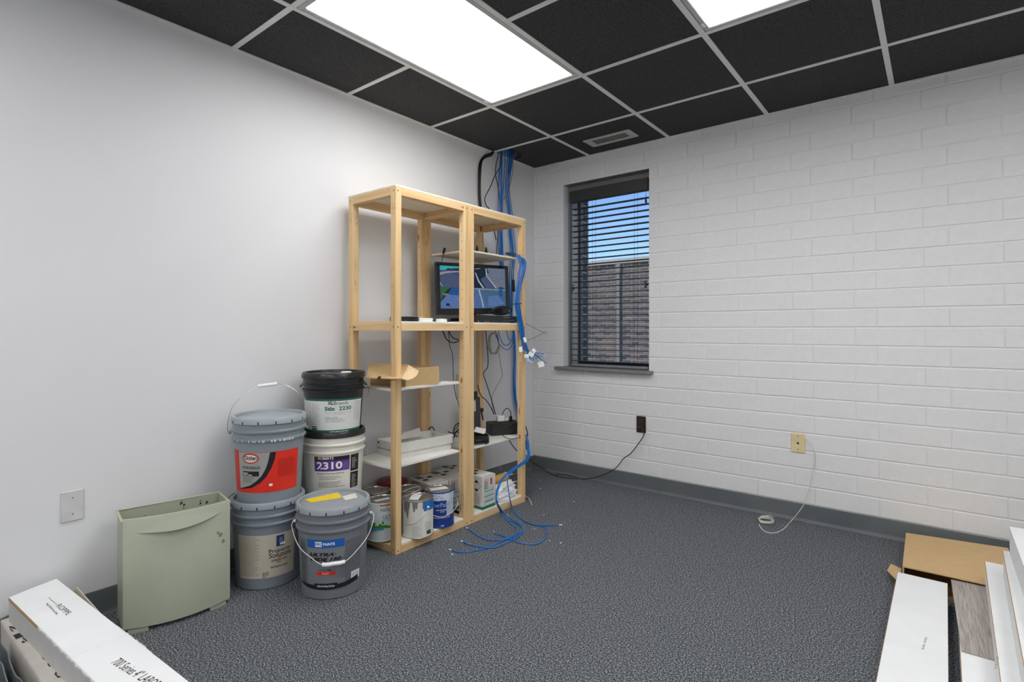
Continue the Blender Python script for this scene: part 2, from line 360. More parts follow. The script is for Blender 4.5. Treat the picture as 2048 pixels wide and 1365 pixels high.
wpart('pane', (.012, ww-.012, .223, .227, .03, wh-.03), glass_mat())
M_BR = brick_mat('reveal_brick', [(120, 104, 98), (150, 132, 122), (104, 98, 100)])
me = None
for i in range(20):
    if me is None: o = G().box(-.09, .003, .282, .345, .003, .060, bev=.002).build('brick', M_BR, W); me = o.data
    else: o = bpy.data.objects.new('brick', me); COL.objects.link(o); o.parent = W
    o.location = (0, 0, .0677*i+.002)
wpart('outer_bead', (-.004, .004, .345, .366, 0, wh), mat('outer_mortar', (176, 168, 158), .9))
# ---- venetian blind
t = thing('venetian_blind', 'charcoal slatted venetian blind lowered over the window', 'blind', (WX0, .045, WZ0))
b0, b1 = .0525, .677
zt = 2.159-WZ0
G().box(b0-.01, b1+.004, -.032, .02, zt-.085, zt+.0, bev=.004).build('valance', mat('valance_dark', (52, 51, 50), .5), t)
G().box(b0-.006, b1, -.012, .03, zt-.075, zt-.003, bev=.004).build('head_rail', M_BLIND, t)
g = G().box(b0, b1, -.025, .025, .004, .022, bev=.004); g.build('bottom_rail', mat('bottom_rail_grey', (132, 132, 132), .45), t)
me = None; NS = 28
for i in range(NS):
    if me is None:
        g = G(); n = 4; vs = []
        for k in range(n+1):
            y = -.025+.05*k/n; z = .003*(1-(2*k/n-1)**2)
            vs += [(b0, y, z), (b1, y, z), (b0, y, z-.0028), (b1, y, z-.0028)]
        fs = []
        for k in range(n): a = 4*k; fs += [(a, a+1, a+5, a+4), (a+2, a+6, a+7, a+3), (a, a+4, a+6, a+2), (a+1, a+3, a+7, a+5)]
        fs += [(0, 2, 3, 1), (4*n, 4*n+1, 4*n+3, 4*n+2)]
        g.add(vs, fs); o = g.build('slat', M_BLIND, t); me = o.data
    else: o = bpy.data.objects.new('slat', me); COL.objects.link(o); o.parent = t
    o.location = (0, 0, .045+.0428*i); o.rotation_euler = (math.radians(random.uniform(-2, 2)), 0, 0)
for x in [at_y(q, 550, .018).x-WX0 for q in (1185, 1191, 1268.5, 1275)]:
    G().tube([(x, -.027, .02), (x, -.027, zt-.08)], .0009, 5).build('ladder_cord', M_BLKC, t)
for x in (b0+.02, b1-.012):
    g = G(); g.tube([(x, -.03, .62), (x, -.036, .60), (x, -.034, .57)], .0075, 6); g.box(x-.004, x+.012, -.034, -.02, .585, .60); g.build('hold_clip', M_DARKP, t)
G().tube([(b1-.008, -.036, zt-.08), (b1-.008, -.036, zt-.15)], .0014, 5).build('pull_cord', M_BLKC, t)
G().lathe([(.0001, 0), (.008, .006), (.007, .02), (.003, .032), (.0001, .033)], 10).build('cord_tassel', M_DARKP, t, loc=(b1-.008, -.036, zt-.18))
# ================================================================== OUTSIDE
struct(G().box(-14, 8, WT, 24, -.5, -.45).build('outside_ground', mat('asphalt', (128, 126, 122), .9, var=.1)))
BY = 7.5
B = thing('neighbouring_building', 'dark brick building with a pale coping seen through the window blind', 'building', (-3.1, BY, -.45))
M_OB = brick_mat('outside_brick', [(84, 84, 88), (124, 112, 106), (150, 130, 118), (98, 96, 99), (132, 120, 114)])
BX0, BX1, BZ0, BZ1 = -1.025, .91, .755, .755+.0677*33
G().box(BX0-.01, BX1+.01, .012, .4, BZ0-.01, BZ1+.01).build('wall', mat('mortar', (206, 196, 184), .9, var=.06), B)
M_FB = far_brick_mat()
for bx in ((-7, BX0, 0, 3.04), (BX1, 7, 0, 3.04), (BX0, BX1, 0, BZ0), (BX0, BX1, BZ1, 3.04)): G().box(bx[0], bx[1], 0, .4, bx[2], bx[3]).build('wall', M_FB, B)
G().box(-7.05, 7.05, -.06, .45, 3.04, 3.16, bev=.01).build('coping', mat('coping_stone', (196, 192, 184), .8, var=.05), B)
me = None; k = 0
for r in range(33):
    z = .755+.0677*r+.006
    for c in range(9):
        x = -1.02+.2032*c+(.1016 if r % 2 else 0)
        if me is None: o = G().box(0, .188, 0, .05, 0, .0535, bev=.003).build('brick', M_OB, B); me = o.data
        else: o = bpy.data.objects.new('brick', me); COL.objects.link(o); o.parent = B
        o.location = (x, random.uniform(-.002, .002), z)
g = G(); g.box(-.03, .05, -.075, -.005, .2, 3.0, bev=.012); g.box(-.045, .065, -.08, 0, 2.85, 3.03, bev=.01); g.build('downspout', mat('downspout_grey', (150, 144, 138), .7), B)
# ================================================================== PAILS AND CANS
class Round:
    """a round container at (cx,cy,z0): wall radius r(z), plus printing on its wall placed by photo columns"""
    def __init__(s, root, cx, cy, z0, r): s.root, s.c, s.z0, s.r = root, Vector((cx, cy, 0)), z0, r; s.layer = 0; s.mid = .15
    def th(s, px):
        d = Vector((ray(px, 0).x, ray(px, 0).y, 0)); o = Vector((O.x, O.y, 0))-s.c; R = s.r(s.mid)
        a = d.dot(d); b = 2*o.dot(d); c = o.dot(o)-R*R; q = b*b-4*a*c
        t = (-b-math.sqrt(max(q, 0)))/(2*a); p = o+d*t; return math.atan2(p.y, p.x)
    def z(s, px, py):
        a = s.th(px); R = s.r(s.mid); p = s.c+Vector((R*math.cos(a), R*math.sin(a), 0)); wd = (p-Vector((O.x, O.y, 0))).dot(FW)
        return O.z+(HY-py)/FPX*wd-s.z0
    def pt(s, a, z, e): R = s.r(z)+e; return (R*math.cos(a), R*math.sin(a), z)
    def cols(s, cols, m, name, up=1, n=14):
        s.layer += up; e = .0003+.00022*s.layer; g = G(); vs = []; fs = []
        ext = []
        for (a0, l0, h0), (a1, l1, h1) in zip(cols[:-1], cols[1:]):
            k = max(1, int(math.ceil(abs(a1-a0)/.03)))
            for i in range(k): t = i/k; ext.append((a0+(a1-a0)*t, l0+(l1-l0)*t, h0+(h1-h0)*t))
        ext.append(cols[-1])
        for a, l, h in ext: vs += [s.pt(a, l, e), s.pt(a, h, e)]
        for i in range(len(ext)-1): fs.append((2*i, 2*i+2, 2*i+3, 2*i+1))
        g.add(vs, fs, 0, True); return g.build(name, m, s.root)
    def rect(s, pl, pr, ref, pt, pb, m, name, up=1):
        z0, z1 = s.z(ref, pb), s.z(ref, pt); return s.cols([(s.th(pl), z0, z1), (s.th(pr), z0, z1)], m, name, up)
    def text(s, items, m, name, up=1):
        """items: (string, px left, px right, px ref, py top, py bottom, bold, shear)"""
        s.layer += up; e = .0003+.00022*s.layer; g = G()
        for st, pl, pr, ref, ptp, pb, bd, sh in items:
            v, f = text2d(st, bd, sh); a0, a1, z0, z1 = s.th(pl), s.th(pr), s.z(ref, pb), s.z(ref, ptp)
            g.add([s.pt(a0+(a1-a0)*a, z0+(z1-z0)*b, e) for a, b in v], f)
        return g.build(name, m, s.root)
    def lines(s, pl, pr, ref, pt, pb, n, m, name, fill=.45, jag=.35, up=1):
        """rows of fine illegible print"""
        s.layer += up; e = .0003+.00022*s.layer; g = G(); z0, z1 = s.z(ref, pb), s.z(ref, pt); a0, a1 = s.th(pl), s.th(pr); h = (z1-z0)/n
        for i in range(n):
            a = a0; end = a1-(a1-a0)*random.uniform(0, jag); zb = z0+h*i
            while a < end:
                b = min(end, a+random.uniform(.02, .07)); g.add([s.pt(a, zb, e), s.pt(b, zb, e), s.pt(b, zb+h*fill, e), s.pt(a, zb+h*fill, e)], [(0, 1, 2, 3)]); a = b+.012
        return g.build(name, m, s.root)
def pail(name, label, cx, cy, z0, hs, Rb, Rt, rings, mbody, mlid, hang=None, notch=True, group='plastic pails stacked by the wall'):
    t = thing(name, label, 'pail', (cx, cy, z0), group=group)
    r = lambda z: Rb+(Rt-Rb)*z/hs
    prof = [(Rb-.012, .004), (Rb-.006, 0), (Rb-.001, .004)]
    for zr in sorted(rings): prof += [(r(zr-.012), zr-.012), (r(zr)+.0075, zr-.0105), (r(zr)+.0085, zr-.004), (r(zr)+.0035, zr), (r(zr)+.0005, zr+.0015)]
    prof += [(r(hs), hs), (r(hs), hs+.008), (.01, hs+.008)]
    G().lathe(prof, 56).build('body', mbody, t)
    R = Rt+.0065
    G().lathe([(R-.004, hs-.001), (R, hs+.001), (R-.0015, hs+.022), (R-.005, hs+.0265), (R-.011, hs+.0275), (R-.0155, hs+.0255), (R-.0185, hs+.0125), (R-.023, hs+.0115), (R-.028, hs+.0160), (R-.034, hs+.0165), (.002, hs+.0165)], 56).build('lid', mlid, t)
    if notch:
        g = G()
        for k in range(14):
            a = 2*PI*(k+.3)/14; m = Matrix.Rotation(a, 4, 'Z'); g.box(R-.003, R+.0004, -.0022, .0022, hs+.0005, hs+.013, mtx=m)
        g.build('lid_notches', M_BLACK, t)['kind'] = 'stuff'
    return t, Round(t, cx, cy, z0, r)
def bail(t, a, zear, R, arc, m, grip=None):
    """wire handle: ears at angle a and a+pi; arc = points in (s,h) along the ear axis plus sideways offset"""
    d = Vector((math.cos(a), math.sin(a), 0)); pts = [d*(R*p[0])+Vector((p[2], p[3], 0))+UP*(zear+p[1]) for p in arc]
    sp = spline(pts, 6); o = G().tube(sp, .0017, 6).build('handle', m, t)
    for q in (-1, 1):
        e = d*q*(R-.004)+UP*zear; G().tube([e, e+d*q*.010], .007, 10).build('handle_ear', m if m is not M_WIRE else M_GREYP, t)
    if grip: 
        p0, p1 = grip; i0 = min(range(len(sp)), key=lambda k: (sp[k]-pts[p0]).length); i1 = min(range(len(sp)), key=lambda k: (sp[k]-pts[p1]).length)
        G().tube(sp[i0:i1+1], .008, 10).build('grip', M_WHITE, o)
    return o
toC = lambda c: (Vector((O.x, O.y, 0))-Vector((c[0], c[1], 0))).normalized()
# --- grey pail in front ("ULTRA-HIDE")
c = (.487, -2.128); t, P = pail('paint_pail', 'grey pail with a blue band label and a yellow tag on its lid', *c, 0, .350, .131, .1475, [.324, .288], M_GREYP3, mat('grey_lid', (150, 156, 160), .4), )
DG = lin('dark_grey', (104, 107, 112)); BLU = lin('blue', (20, 94, 176)); RED = lin('red', (214, 50, 42))
P.rect(600.5, 720, 668, 1079, 1180, lin('label_grey', (122, 126, 131)), 'label'); P.rect(602, 615.5, 608, 1076, 1166, DG, 'label_side_panel'); P.rect(690, 720.5, 705, 1076, 1158, DG, 'label_side_panel', 0)
P.rect(616.5, 688.5, 650, 1080, 1096.5, BLU, 'blue_band')
g_ = P.rect(631.5, 644.5, 638, 1083.8, 1094, M_WHITE, 'logo_badge')
P.text([('PPG', 632.5, 643.6, 638, 1086, 1092, .03, 0)], BLU, 'logo_letters'); P.text([('PAINTS', 647, 669.5, 658, 1085.5, 1091, .03, 0)], M_WHITE, 'brand_lettering', 0)
P.text([('ULTRA·', 621, 673, 648, 1106.5, 1113.5, .05, .3), ('HIDE 150', 621.5, 683, 650, 1116, 1123, .05, .3)], M_BLACK, 'product_lettering')
P.text([('Interior Latex', 638, 664, 650, 1139.5, 1142.5, .01, 0)], M_BLACK, 'small_lettering', 0)
P.rect(633.5, 671.5, 652, 1144.5, 1152, RED, 'red_pill'); P.text([('F L A T', 644.5, 657.5, 651, 1146.5, 1150.5, .03, 0)], M_WHITE, 'pill_lettering')
g = G(); P.layer += 0
for i in range(17):
    for j in range(14):
        if j < 13-i*.9: continue
        a = P.th(689)-.018*(13-j)-(.009 if i % 2 else 0); z = P.z(660, 1110)-.0062*i; s_ = .0011*(.5+.04*j)
        e = .0009; da = s_/.14; g.add([P.pt(a-da, z-s_, e), P.pt(a+da, z-s_, e), P.pt(a+da, z+s_, e), P.pt(a-da, z+s_, e)], [(0, 1, 2, 3)])
o = g.build('dot_pattern', lin('dots', (72, 74, 80)), t); o['kind'] = 'stuff'
P.rect(702.5, 718.5, 710, 1140.5, 1157.5, M_WHITE, 'barcode_panel'); g = G()
for k in range(9):
    a = P.th(705)+(P.th(717)-P.th(705))*k/9; z0, z1 = P.z(710, 1155), P.z(710, 1143); dw = random.uniform(.003, .009); e = .0003+.00022*(P.layer+1)
    g.add([P.pt(a, z0, e), P.pt(a+dw, z0, e), P.pt(a+dw, z1, e), P.pt(a, z1, e)], [(0, 1, 2, 3)])
g.build('barcode', M_BLACK, t)
za, zb = P.z(652, 1173.5), P.z(652, 1181.5)
P.cols([(P.th(600.8), za-.0, za+.003), (P.th(615), zb+.004, za+.004), (P.th(652), zb, za), (P.th(690), zb+.003, za+.006), (P.th(716), zb+.013, za+.018)], M_BLACK, 'black_band')
P.rect(628, 675, 652, 1168.5, 1176, M_BLACK, 'name_box', 0); P.text([('UH9-4110 White Flat Base', 634, 669.5, 652, 1172, 1176, .02, 0)], M_WHITE, 'name_lettering')
P.lines(604, 613, 608, 1080, 1164, 22, lin('fine_grey', (86, 88, 94)), 'fine_print'); P.lines(692, 719, 705, 1082, 1136, 14, lin('fine_grey2', (124, 127, 132)), 'fine_print', .3)
cc = toC(c); sd = Vector((-cc.y, cc.x, 0)); hd = math.atan2(sd.y, sd.x)
def hang_arc(R, drop, wide=.05, out=.03):    # handle hanging down on the camera side
    f = lambda k: cc*k
    return [(-1.05, 0, 0, 0), (-1.06, -.02, *(f(.03)[:2])), (-.86, -.075, *(f(R*.66)[:2])), (-.52, -drop+.022, *(f(R*.97)[:2])), (-wide/R, -drop, *(f(R+.012)[:2])), (0, -drop-.001, *(f(R+.016)[:2])), (wide/R, -drop+.001, *(f(R+.012)[:2])), (.55, -drop+.026, *(f(R*.95)[:2])), (.88, -.07, *(f(R*.6)[:2])), (1.07, -.02, *(f(.03)[:2])), (1.06, 0, 0, 0)]
bail(t, hd, .296, .155, hang_arc(.148, .135, .042), M_WIREW, (4, 6))
ly = .350+.0168
def on_lid(px, py): p = at_z(px, py, ly); return p-Vector((c[0], c[1], 0))
G().prism([on_lid(x, y)*1+UP*.0004 for x, y in ((610, 1000), (675, 986), (683.5, 993.5), (681, 997), (622, 1006))], (0, 0, .0006)).build('yellow_tag', lin('yellow', (238, 206, 40)), t)
G().prism([on_lid(x, y)+UP*.0004 for x, y in ((684, 994), (711, 987), (715, 996), (691, 1002))], (0, 0, .0006)).build('lid_sticker', lin('cream', (226, 220, 206)), t)
# --- grey pail under the orange one ("Property Solution")
c = (.190, -2.264); t, P = pail('paint_pail', 'grey pail with a stained cream paint label, at the bottom under the red-labelled pail', *c, 0, .346, .130, .1475, [.320, .286], M_GREYP2, mat('grey_lid2', (140, 148, 158), .4))
P.rect(479, 588, 530, 1071, 1158.5, lin('label_cream', (196, 188, 170)), 'label')
P.rect(552.5, 567.5, 560, 1070, 1092, lin('navy', (36, 54, 120)), 'blue_logo_panel'); P.rect(558, 565, 561, 1074, 1086, lin('slate', (112, 122, 140)), 'logo_motif'); P.rect(559.5, 569, 564, 1083.5, 1088.5, M_WHITE, 'label_tear', 0)
P.text([('Property', 537.5, 580, 556, 1096.5, 1106.5, .01, 0), ('Solution', 538, 581, 556, 1104.5, 1114.5, .01, 0)], M_BLACK, 'product_lettering')
P.text([('INTERIOR LATEX', 543, 574, 558, 1117.5, 1122, .02, 0), ('FLAT', 554, 563, 558, 1123, 1126.2, .02, 0), ('WHITE BLANCO BLANC', 541, 576, 556, 1131, 1135.5, .02, 0)], M_BLACK, 'small_lettering', 0)
P.text([('Cont. Net', 524.5, 537, 530, 1146, 1149, .02, 0), ('Net Cont.', 524.5, 537, 530, 1149.8, 1153, .02, 0), ('18.7 L', 524.5, 533, 529, 1154, 1157, .02, 0)], M_BLACK, 'volume_lettering', 0)
P.lines(480, 521, 500, 1073, 1154, 26, lin('fine_brown', (150, 142, 128)), 'fine_print', .4, .25); P.rect(555.5, 562.5, 559, 1113.5, 1117.5, lin('ochre', (196, 160, 70)), 'ochre_mark', 0)
cc = toC(c); sd = Vector((-cc.y, cc.x, 0)); hd = math.atan2(sd.y, sd.x)
bail(t, hd, .292, .155, [(1.06, 0, 0, 0), (1.07, -.03, *(cc*.02)[:2]), (1.0, -.075, *(cc*.05)[:2]), (.86, -.115, *(cc*.088)[:2])], M_WIREW)
bail(t, hd+PI, .292, .155, [(1.06, 0, 0, 0), (1.09, .03, *(cc*-.02)[:2]), (1.06, .06, *(cc*-.06)[:2]), (.9, .07, *(cc*-.11)[:2])], M_BLKC)
# --- orange / red labelled pail on top
c = (.196, -2.262); z0 = .346+.0168; t, P = pail('sealer_pail', 'grey pail with a red and black label and raised wire handle', *c, z0, .341, .130, .1475, [.315, .280], M_GREYP, mat('grey_lid3', (158, 166, 170), .38))
ORG = lin('signal_red', (226, 44, 24)); LG = lin('label_pale_grey', (158, 160, 156))
zt_, zb_ = P.z(545, 905), P.z(525, 986.5)
P.rect(471.5, 594.5, 530, 905, 986.5, ORG, 'label'); P.rect(471.5, 479, 475, 899, 979, lin('red_edge', (196, 48, 40)), 'label_edge')
sw = [(480, 977), (500, 972), (512, 963.5), (523, 953), (531, 939), (536, 925), (540, 905.5)]; sx = [(480, 979), (503, 977), (520, 967.5), (533, 954), (543, 936), (549, 920), (551.5, 905.5)]
top = P.z(540, 905)
P.cols([(P.th(x), P.z(x, y), top) for x, y in sx], M_BLACK, 'black_swoosh'); P.cols([(P.th(x), P.z(x, y), top) for x, y in sw], LG, 'grey_field')
def oval(px0, px1, ref, pt, pb, m, name):
    a0, a1, z0_, z1_ = P.th(px0), P.th(px1), P.z(ref, pb), P.z(ref, pt); cs = []
    for k in range(17):
        u = -math.cos(PI*k/16); hgt = math.sqrt(max(0, 1-u*u)); cs.append(((a0+a1)/2+(a1-a0)/2*u, (z0_+z1_)/2-(z1_-z0_)/2*hgt, (z0_+z1_)/2+(z1_-z0_)/2*hgt))
    P.cols(cs, m, name)
oval(487, 518.5, 503, 907, 928, lin('brick_red', (190, 52, 44)), 'logo_ring'); oval(489, 515.5, 502, 910, 925.5, lin('pale_pink', (236, 224, 214)), 'logo_oval')
P.text([('Glidden', 489.6, 514, 502, 912.5, 920.3, .03, 0), ('PROFESSIONAL', 490.5, 511.5, 501, 920.8, 922.3, .01, 0)], M_BLACK, 'logo_lettering')
P.text([('HYDROSEALER', 486, 521, 503, 933.5, 939, .01, 0)], M_BLACK, 'product_lettering', 0)
P.rect(486.5, 518, 502, 943.5, 953.5, M_BLACK, 'black_box', 0); P.text([('Exterior', 487.5, 497, 492, 945, 948, .03, 0), ('Water Sealer', 487.5, 505, 496, 949, 952, .03, 0)], M_WHITE, 'box_lettering')
P.lines(486.5, 508, 497, 955, 966, 5, lin('fine_dark', (110, 110, 108)), 'fine_print', .35); P.lines(556, 592, 575, 914, 950, 16, lin('dark_red', (168, 34, 22)), 'fine_print', .35, .2); P.rect(538, 545, 541, 968, 973, M_WHITE, 'label_scuff', 0)
g = G()
for k in range(26):      # dried white paint on the lower ring
    a = P.th(random.uniform(474, 606)); g.add([P.pt(a-.012, .266+random.uniform(0, .004), .0092), P.pt(a+.012, .268, .0092), P.pt(a+.01, .277, .0092), P.pt(a-.012, .276, .0092)], [(0, 1, 2, 3)])
g.build('paint_drips', M_WHITE, t)
cc = toC(c); sd = Vector((-cc.y, cc.x, 0)); hd = math.atan2(sd.y, sd.x)
bail(t, hd, .296, .155, [(-1.06, 0, 0, 0), (-1.06, .05, 0, 0), (-.93, .115, 0, 0), (-.62, .165, 0, 0), (-.33, .193, 0, 0), (-.30, .196, 0, 0), (.20, .203, 0, 0), (.23, .203, 0, 0), (.42, .196, 0, 0), (.72, .165, 0, 0), (.98, .105, 0, 0), (1.07, .04, 0, 0), (1.06, 0, 0, 0)], M_WIRE, (5, 6))
# --- stack by the shelf: hidden short pail, white "2310", black "Stix 2230"
c = (.196, -1.936); t, P = pail('adhesive_pail', 'short dark pail at the bottom of the stack, hidden under the white 2310 pail', *c, 0, .220, .130, .140, [.195], M_BLKP, M_BLKP)
z0 = .220+.0168; t, P = pail('adhesive_pail', 'white pail with a purple 2310 label and black lid, under the black pail', *c, z0, .357, .128, .1435, [.329, .293], M_WHTP, M_BLKP)
P.rect(626, 714.5, 665, 912, 1010, lin('label_white', (226, 224, 214)), 'label'); PUR = lin('purple', (88, 52, 140))
P.rect(630.5, 698, 664, 914.5, 943, PUR, 'purple_panel'); P.rect(630.5, 698, 664, 913.5, 921.5, M_BLACK, 'black_header')
P.rect(633, 636.5, 635, 915.7, 919.2, RED, 'logo_mark'); P.text([('ROBERTS', 638, 667, 652, 914.6, 919.8, .02, 0)], M_WHITE, 'brand_lettering'); P.text([('2310', 634.5, 684, 660, 924, 939.2, .03, 0)], M_WHITE, 'number_lettering', 0)
P.lines(684, 697, 690, 922, 938, 6, lin('lilac', (150, 128, 190)), 'label_stripes', .35, .1, 0)
P.text([('Resilient Flooring Adhesive', 636, 687.5, 660, 946, 950, .015, 0)], lin('ink', (92, 84, 84)), 'product_lettering'); P.lines(639, 685, 660, 951.5, 960, 3, lin('ink2', (140, 134, 128)), 'fine_print', .4, .3); P.lines(637, 690, 660, 962.5, 975, 4, lin('ink2', (140, 134, 128)), 'fine_print', .4, .3)
P.rect(700, 714.5, 707, 908, 940.5, M_BLACK, 'black_side_panel'); P.rect(700, 714.5, 707, 943, 974, M_BLACK, 'black_side_panel', 0); P.lines(702.5, 712, 707, 913, 935, 8, M_CARTD, 'fine_print', .4, .5); P.lines(702.5, 712, 707, 946, 972, 8, M_CARTD, 'fine_print', .4, .5, 0)
cc = toC(c); sd = Vector((-cc.y, cc.x, 0)); hd = math.atan2(sd.y, sd.x)
bail(t, hd, .30, .15, [(1.06, 0, 0, 0), (1.08, -.03, *(cc*.02)[:2]), (1.05, -.06, *(cc*.03)[:2])], M_WIRE)
z1 = z0+.357+.0168; t, P = pail('adhesive_pail', 'black pail with a white and green label, on top of the stack beside the shelf', *c, z1, .262, .1275, .1435, [.238, .212], M_BLKP, M_BLKP)
GRN = lin('green', (38, 100, 84))
P.rect(604.5, 722, 665, 799, 866.5, GRN, 'label_green'); P.rect(604.5, 722, 665, 803, 861.5, lin('label_white2', (222, 224, 220)), 'label')
P.text([('XL', 655, 667, 661, 803.5, 810.5, .04, 0)], M_BLACK, 'brand_lettering'); P.text([('Brands', 667.5, 696.5, 682, 803, 810, 0, 0)], M_BLACK, 'brand_lettering', 0)
P.text([('Stix', 649, 671, 660, 814, 822.5, .04, 0), ('2230', 678, 702.5, 690, 812.5, 820.5, .03, 0)], GRN, 'product_lettering', 0)
P.text([('P R E S S U R E  S E N S I T I V E', 650, 702, 676, 825, 827.2, 0, 0), ('A D H E S I V E', 666, 690, 678, 828.3, 830.3, 0, 0)], lin('ink3', (120, 112, 112)), 'small_lettering', 0)
P.text([('• Resilient Certified', 649, 676, 662, 835, 838, .01, 0), ('• VOC Compliant Plus Adhesive', 649, 687, 666, 838.8, 841.8, .01, 0), ('• Easy to trowel and apply at wall', 649, 690, 668, 842.6, 845.6, .01, 0)], lin('ink4', (96, 96, 98)), 'bullet_lettering', 0)
P.lines(624, 641, 632, 806, 850, 14, lin('ink5', (170, 172, 168)), 'fine_print', .3, .3, 0); P.lines(708, 720, 713, 800, 838, 13, lin('ink5', (170, 172, 168)), 'fine_print', .3, .4, 0)
P.rect(622, 632, 627, 853.8, 855.8, M_BLACK, 'label_mark', 0); P.rect(622, 632, 627, 857.5, 860.5, M_BLACK, 'label_mark', 0); P.text([('www.xlbrands.com', 658, 698, 678, 862.4, 865, .02, 0)], M_WHITE, 'web_lettering')
G().lathe([(.026, 0), (.026, .006), (.022, .008), (.002, .008)], 24).build('pour_cap', M_WHITE, t, loc=(.03, .05, .279))
cc = toC(c); sd = Vector((-cc.y, cc.x, 0)); hd = math.atan2(sd.y, sd.x)
bail(t, hd, .222, .15, [(-1.05, 0, 0, 0), (-1.0, -.02, *(cc*.04)[:2]), (-.86, -.05, *(cc*.1)[:2]), (-.72, -.09, *(cc*.125)[:2]), (-.68, -.14, *(cc*.13)[:2]), (-.67, -.17, *(cc*.13)[:2])], M_WIRE)
bail(t, hd+PI, .222, .15, [(-1.05, 0, 0, 0), (-1.09, -.015, 0, 0), (-1.1, -.04, *(cc*.02)[:2]), (-1.03, -.06, *(cc*.04)[:2])], M_WIRE)
# ------------------------------------------------------------------ gallon cans on the bottom shelf
ZB = .047
def can(label, cx, cy, z0, m, R=.0815, h=.19, group='paint cans on the bottom shelf'):
    t = thing('paint_can', label, 'paint can', (cx, cy, z0), group=group)
    G().lathe([(R-.004, 0), (R+.0012, .0005), (R+.0012, .004), (R, .005), (R, h-.006), (R+.0014, h-.005), (R+.0014, h), (R-.002, h+.0004), (R-.004, h-.004), (R-.006, h-.012), (.002, h-.012)], 44).build('body', m, t)
    G().lathe([(.002, h-.011), (R-.0045, h-.011), (R-.003, h-.003), (R-.004, h+.001), (R-.008, h-.0005), (R-.011, h-.007), (R-.014, h-.0072), (R-.016, h-.002), (R-.020, h-.0015), (R-.024, h-.005), (.002, h-.005)], 44).build('lid', M_TIN, t)
    return t, Round(t, cx, cy, z0, lambda z: R)
c = (.418, -1.588); t, P = can('dented tin can with a scuffed white label and blue corner, behind the front post', *c, ZB, M_TIN)
P.mid = .1
P.rect(817, 866, 835, 1020, 1077, lin('can_paper', (228, 226, 218)), 'label'); P.rect(807, 845, 820, 1003, 1077, lin('can_paper2', (218, 216, 210)), 'label')
P.rect(847.5, 867, 856, 1002.5, 1021.5, lin('sky_blue', (28, 112, 196)), 'blue_corner'); P.cols([(P.th(x), P.z(814, y), P.z(814, 1005)) for x, y in ((808.5, 1018), (810, 1029), (811.5, 1022), (814, 1034), (816, 1038), (818, 1020), (820, 1012))], M_SMUDGE, 'dirt_patch', 0); P.cols([(P.th(x), P.z(829, y), P.z(829, 1005)) for x, y in ((824.5, 1010), (826.5, 1024), (829, 1026), (831, 1018), (834, 1020), (836, 1009))], M_SMUDGE, 'dirt_patch', 0)
P.lines(824, 845, 834, 1052, 1074, 9, lin('ink6', (178, 176, 170)), 'fine_print', .4); P.lines(850, 863, 856, 1042, 1058, 7, lin('ink6', (178, 176, 170)), 'fine_print', .4)
g = G()
for k in range(8):
    a = P.th(853)+(P.th(861)-P.th(853))*k/8; z0_, z1_ = P.z(856, 1068), P.z(856, 1060); e = .0028; g.add([P.pt(a, z0_, e), P.pt(a+.03, z0_, e), P.pt(a+.03, z1_, e), P.pt(a, z1_, e)], [(0, 1, 2, 3)])
g.build('barcode', M_BLACK, t)
cc = toC(c); ae = P.th(857); d = Vector((math.cos(ae), math.sin(ae), 0)); ze = P.z(857, 1016)
G().lathe([(.011, 0), (.010, .003), (.006, .007), (.001, .009)], 16).build('handle_ear', M_TIN, t, loc=d*.081+UP*ze, rot=(0, PI/2, ae))
pth = [Vector(P.pt(P.th(x), P.z(x, y), .004)) for x, y in ((856, 1017), (851, 1026), (842, 1037), (830, 1047), (818, 1050), (809, 1049.5))]
G().tube(spline(pth, 5), .0013, 5).build('handle', M_WIRE, t)
def lid_card(t, c, pts, m, name='lid_sticker', h=.19, zz=ZB):
    zl = h-.0048; G().prism([at_z(x, y, zz+zl)-Vector((c[0], c[1], zz))+UP*.0002 for x, y in pts], (0, 0, .0006)).build(name, m, t)
lid_card(t, c, ((825, 989), (844, 990), (836, 1000.5), (818, 1000)), M_WHITE)
c = (.398, -1.417); t, P = can('blue and white paint can with streaks on its label, right of the white-labelled can', *c, ZB, lin('can_blue', (30, 62, 142), .35)); P.mid = .1
P.rect(848, 907, 877, 987, 1003, lin('can_pale', (206, 214, 226)), 'label_top')
g = G()
for k in range(22):
    x = random.uniform(850, 903); y = random.uniform(989, 1006); a = P.th(x); z = P.z(877, y); e = .0010; L = random.uniform(.05, .16)
    g.add([P.pt(a, z, e), P.pt(a+L, z+.006, e), P.pt(a+L, z+.009, e), P.pt(a, z+.004, e)], [(0, 1, 2, 3)])
g.build('paint_streaks', lin('streak_blue', (70, 110, 176)), t)['kind'] = 'stuff'
P.rect(893, 906, 899, 999, 1029, lin('can_panel', (196, 208, 220)), 'label_panel'); P.lines(894, 905, 899, 1001, 1026, 10, lin('ink7', (150, 164, 180)), 'fine_print', .4)
P.text([('SuperPaint', 858, 899, 880, 1007, 1018, .01, 0)], lin('pale_text', (150, 176, 214)), 'brand_lettering', 0)
P.text([('PAINT AND PRIMER', 872, 893, 882, 1020, 1022.5, .01, 0), ('IN ONE', 880, 889, 884, 1023.5, 1025.5, .01, 0), ('INTERIOR ACRYLIC LATEX', 866, 900, 882, 1035, 1038, .01, 0), ('FLAT', 882, 888, 885, 1051, 1053.4, .02, 0)], M_WHITE, 'small_lettering', 0)
lid_card(t, c, ((857.5, 977), (891, 973), (897, 977.5), (862, 982)), M_WHITE)
pth = [Vector(P.pt(P.th(x), P.z(x, y), .006+k_)) for x, y, k_ in ((906.5, 988, .0), (908, 1003, .004), (907, 1015, .004), (902, 1025, 0), (893, 1031, 0), (880, 1034, 0), (866, 1030, 0))]
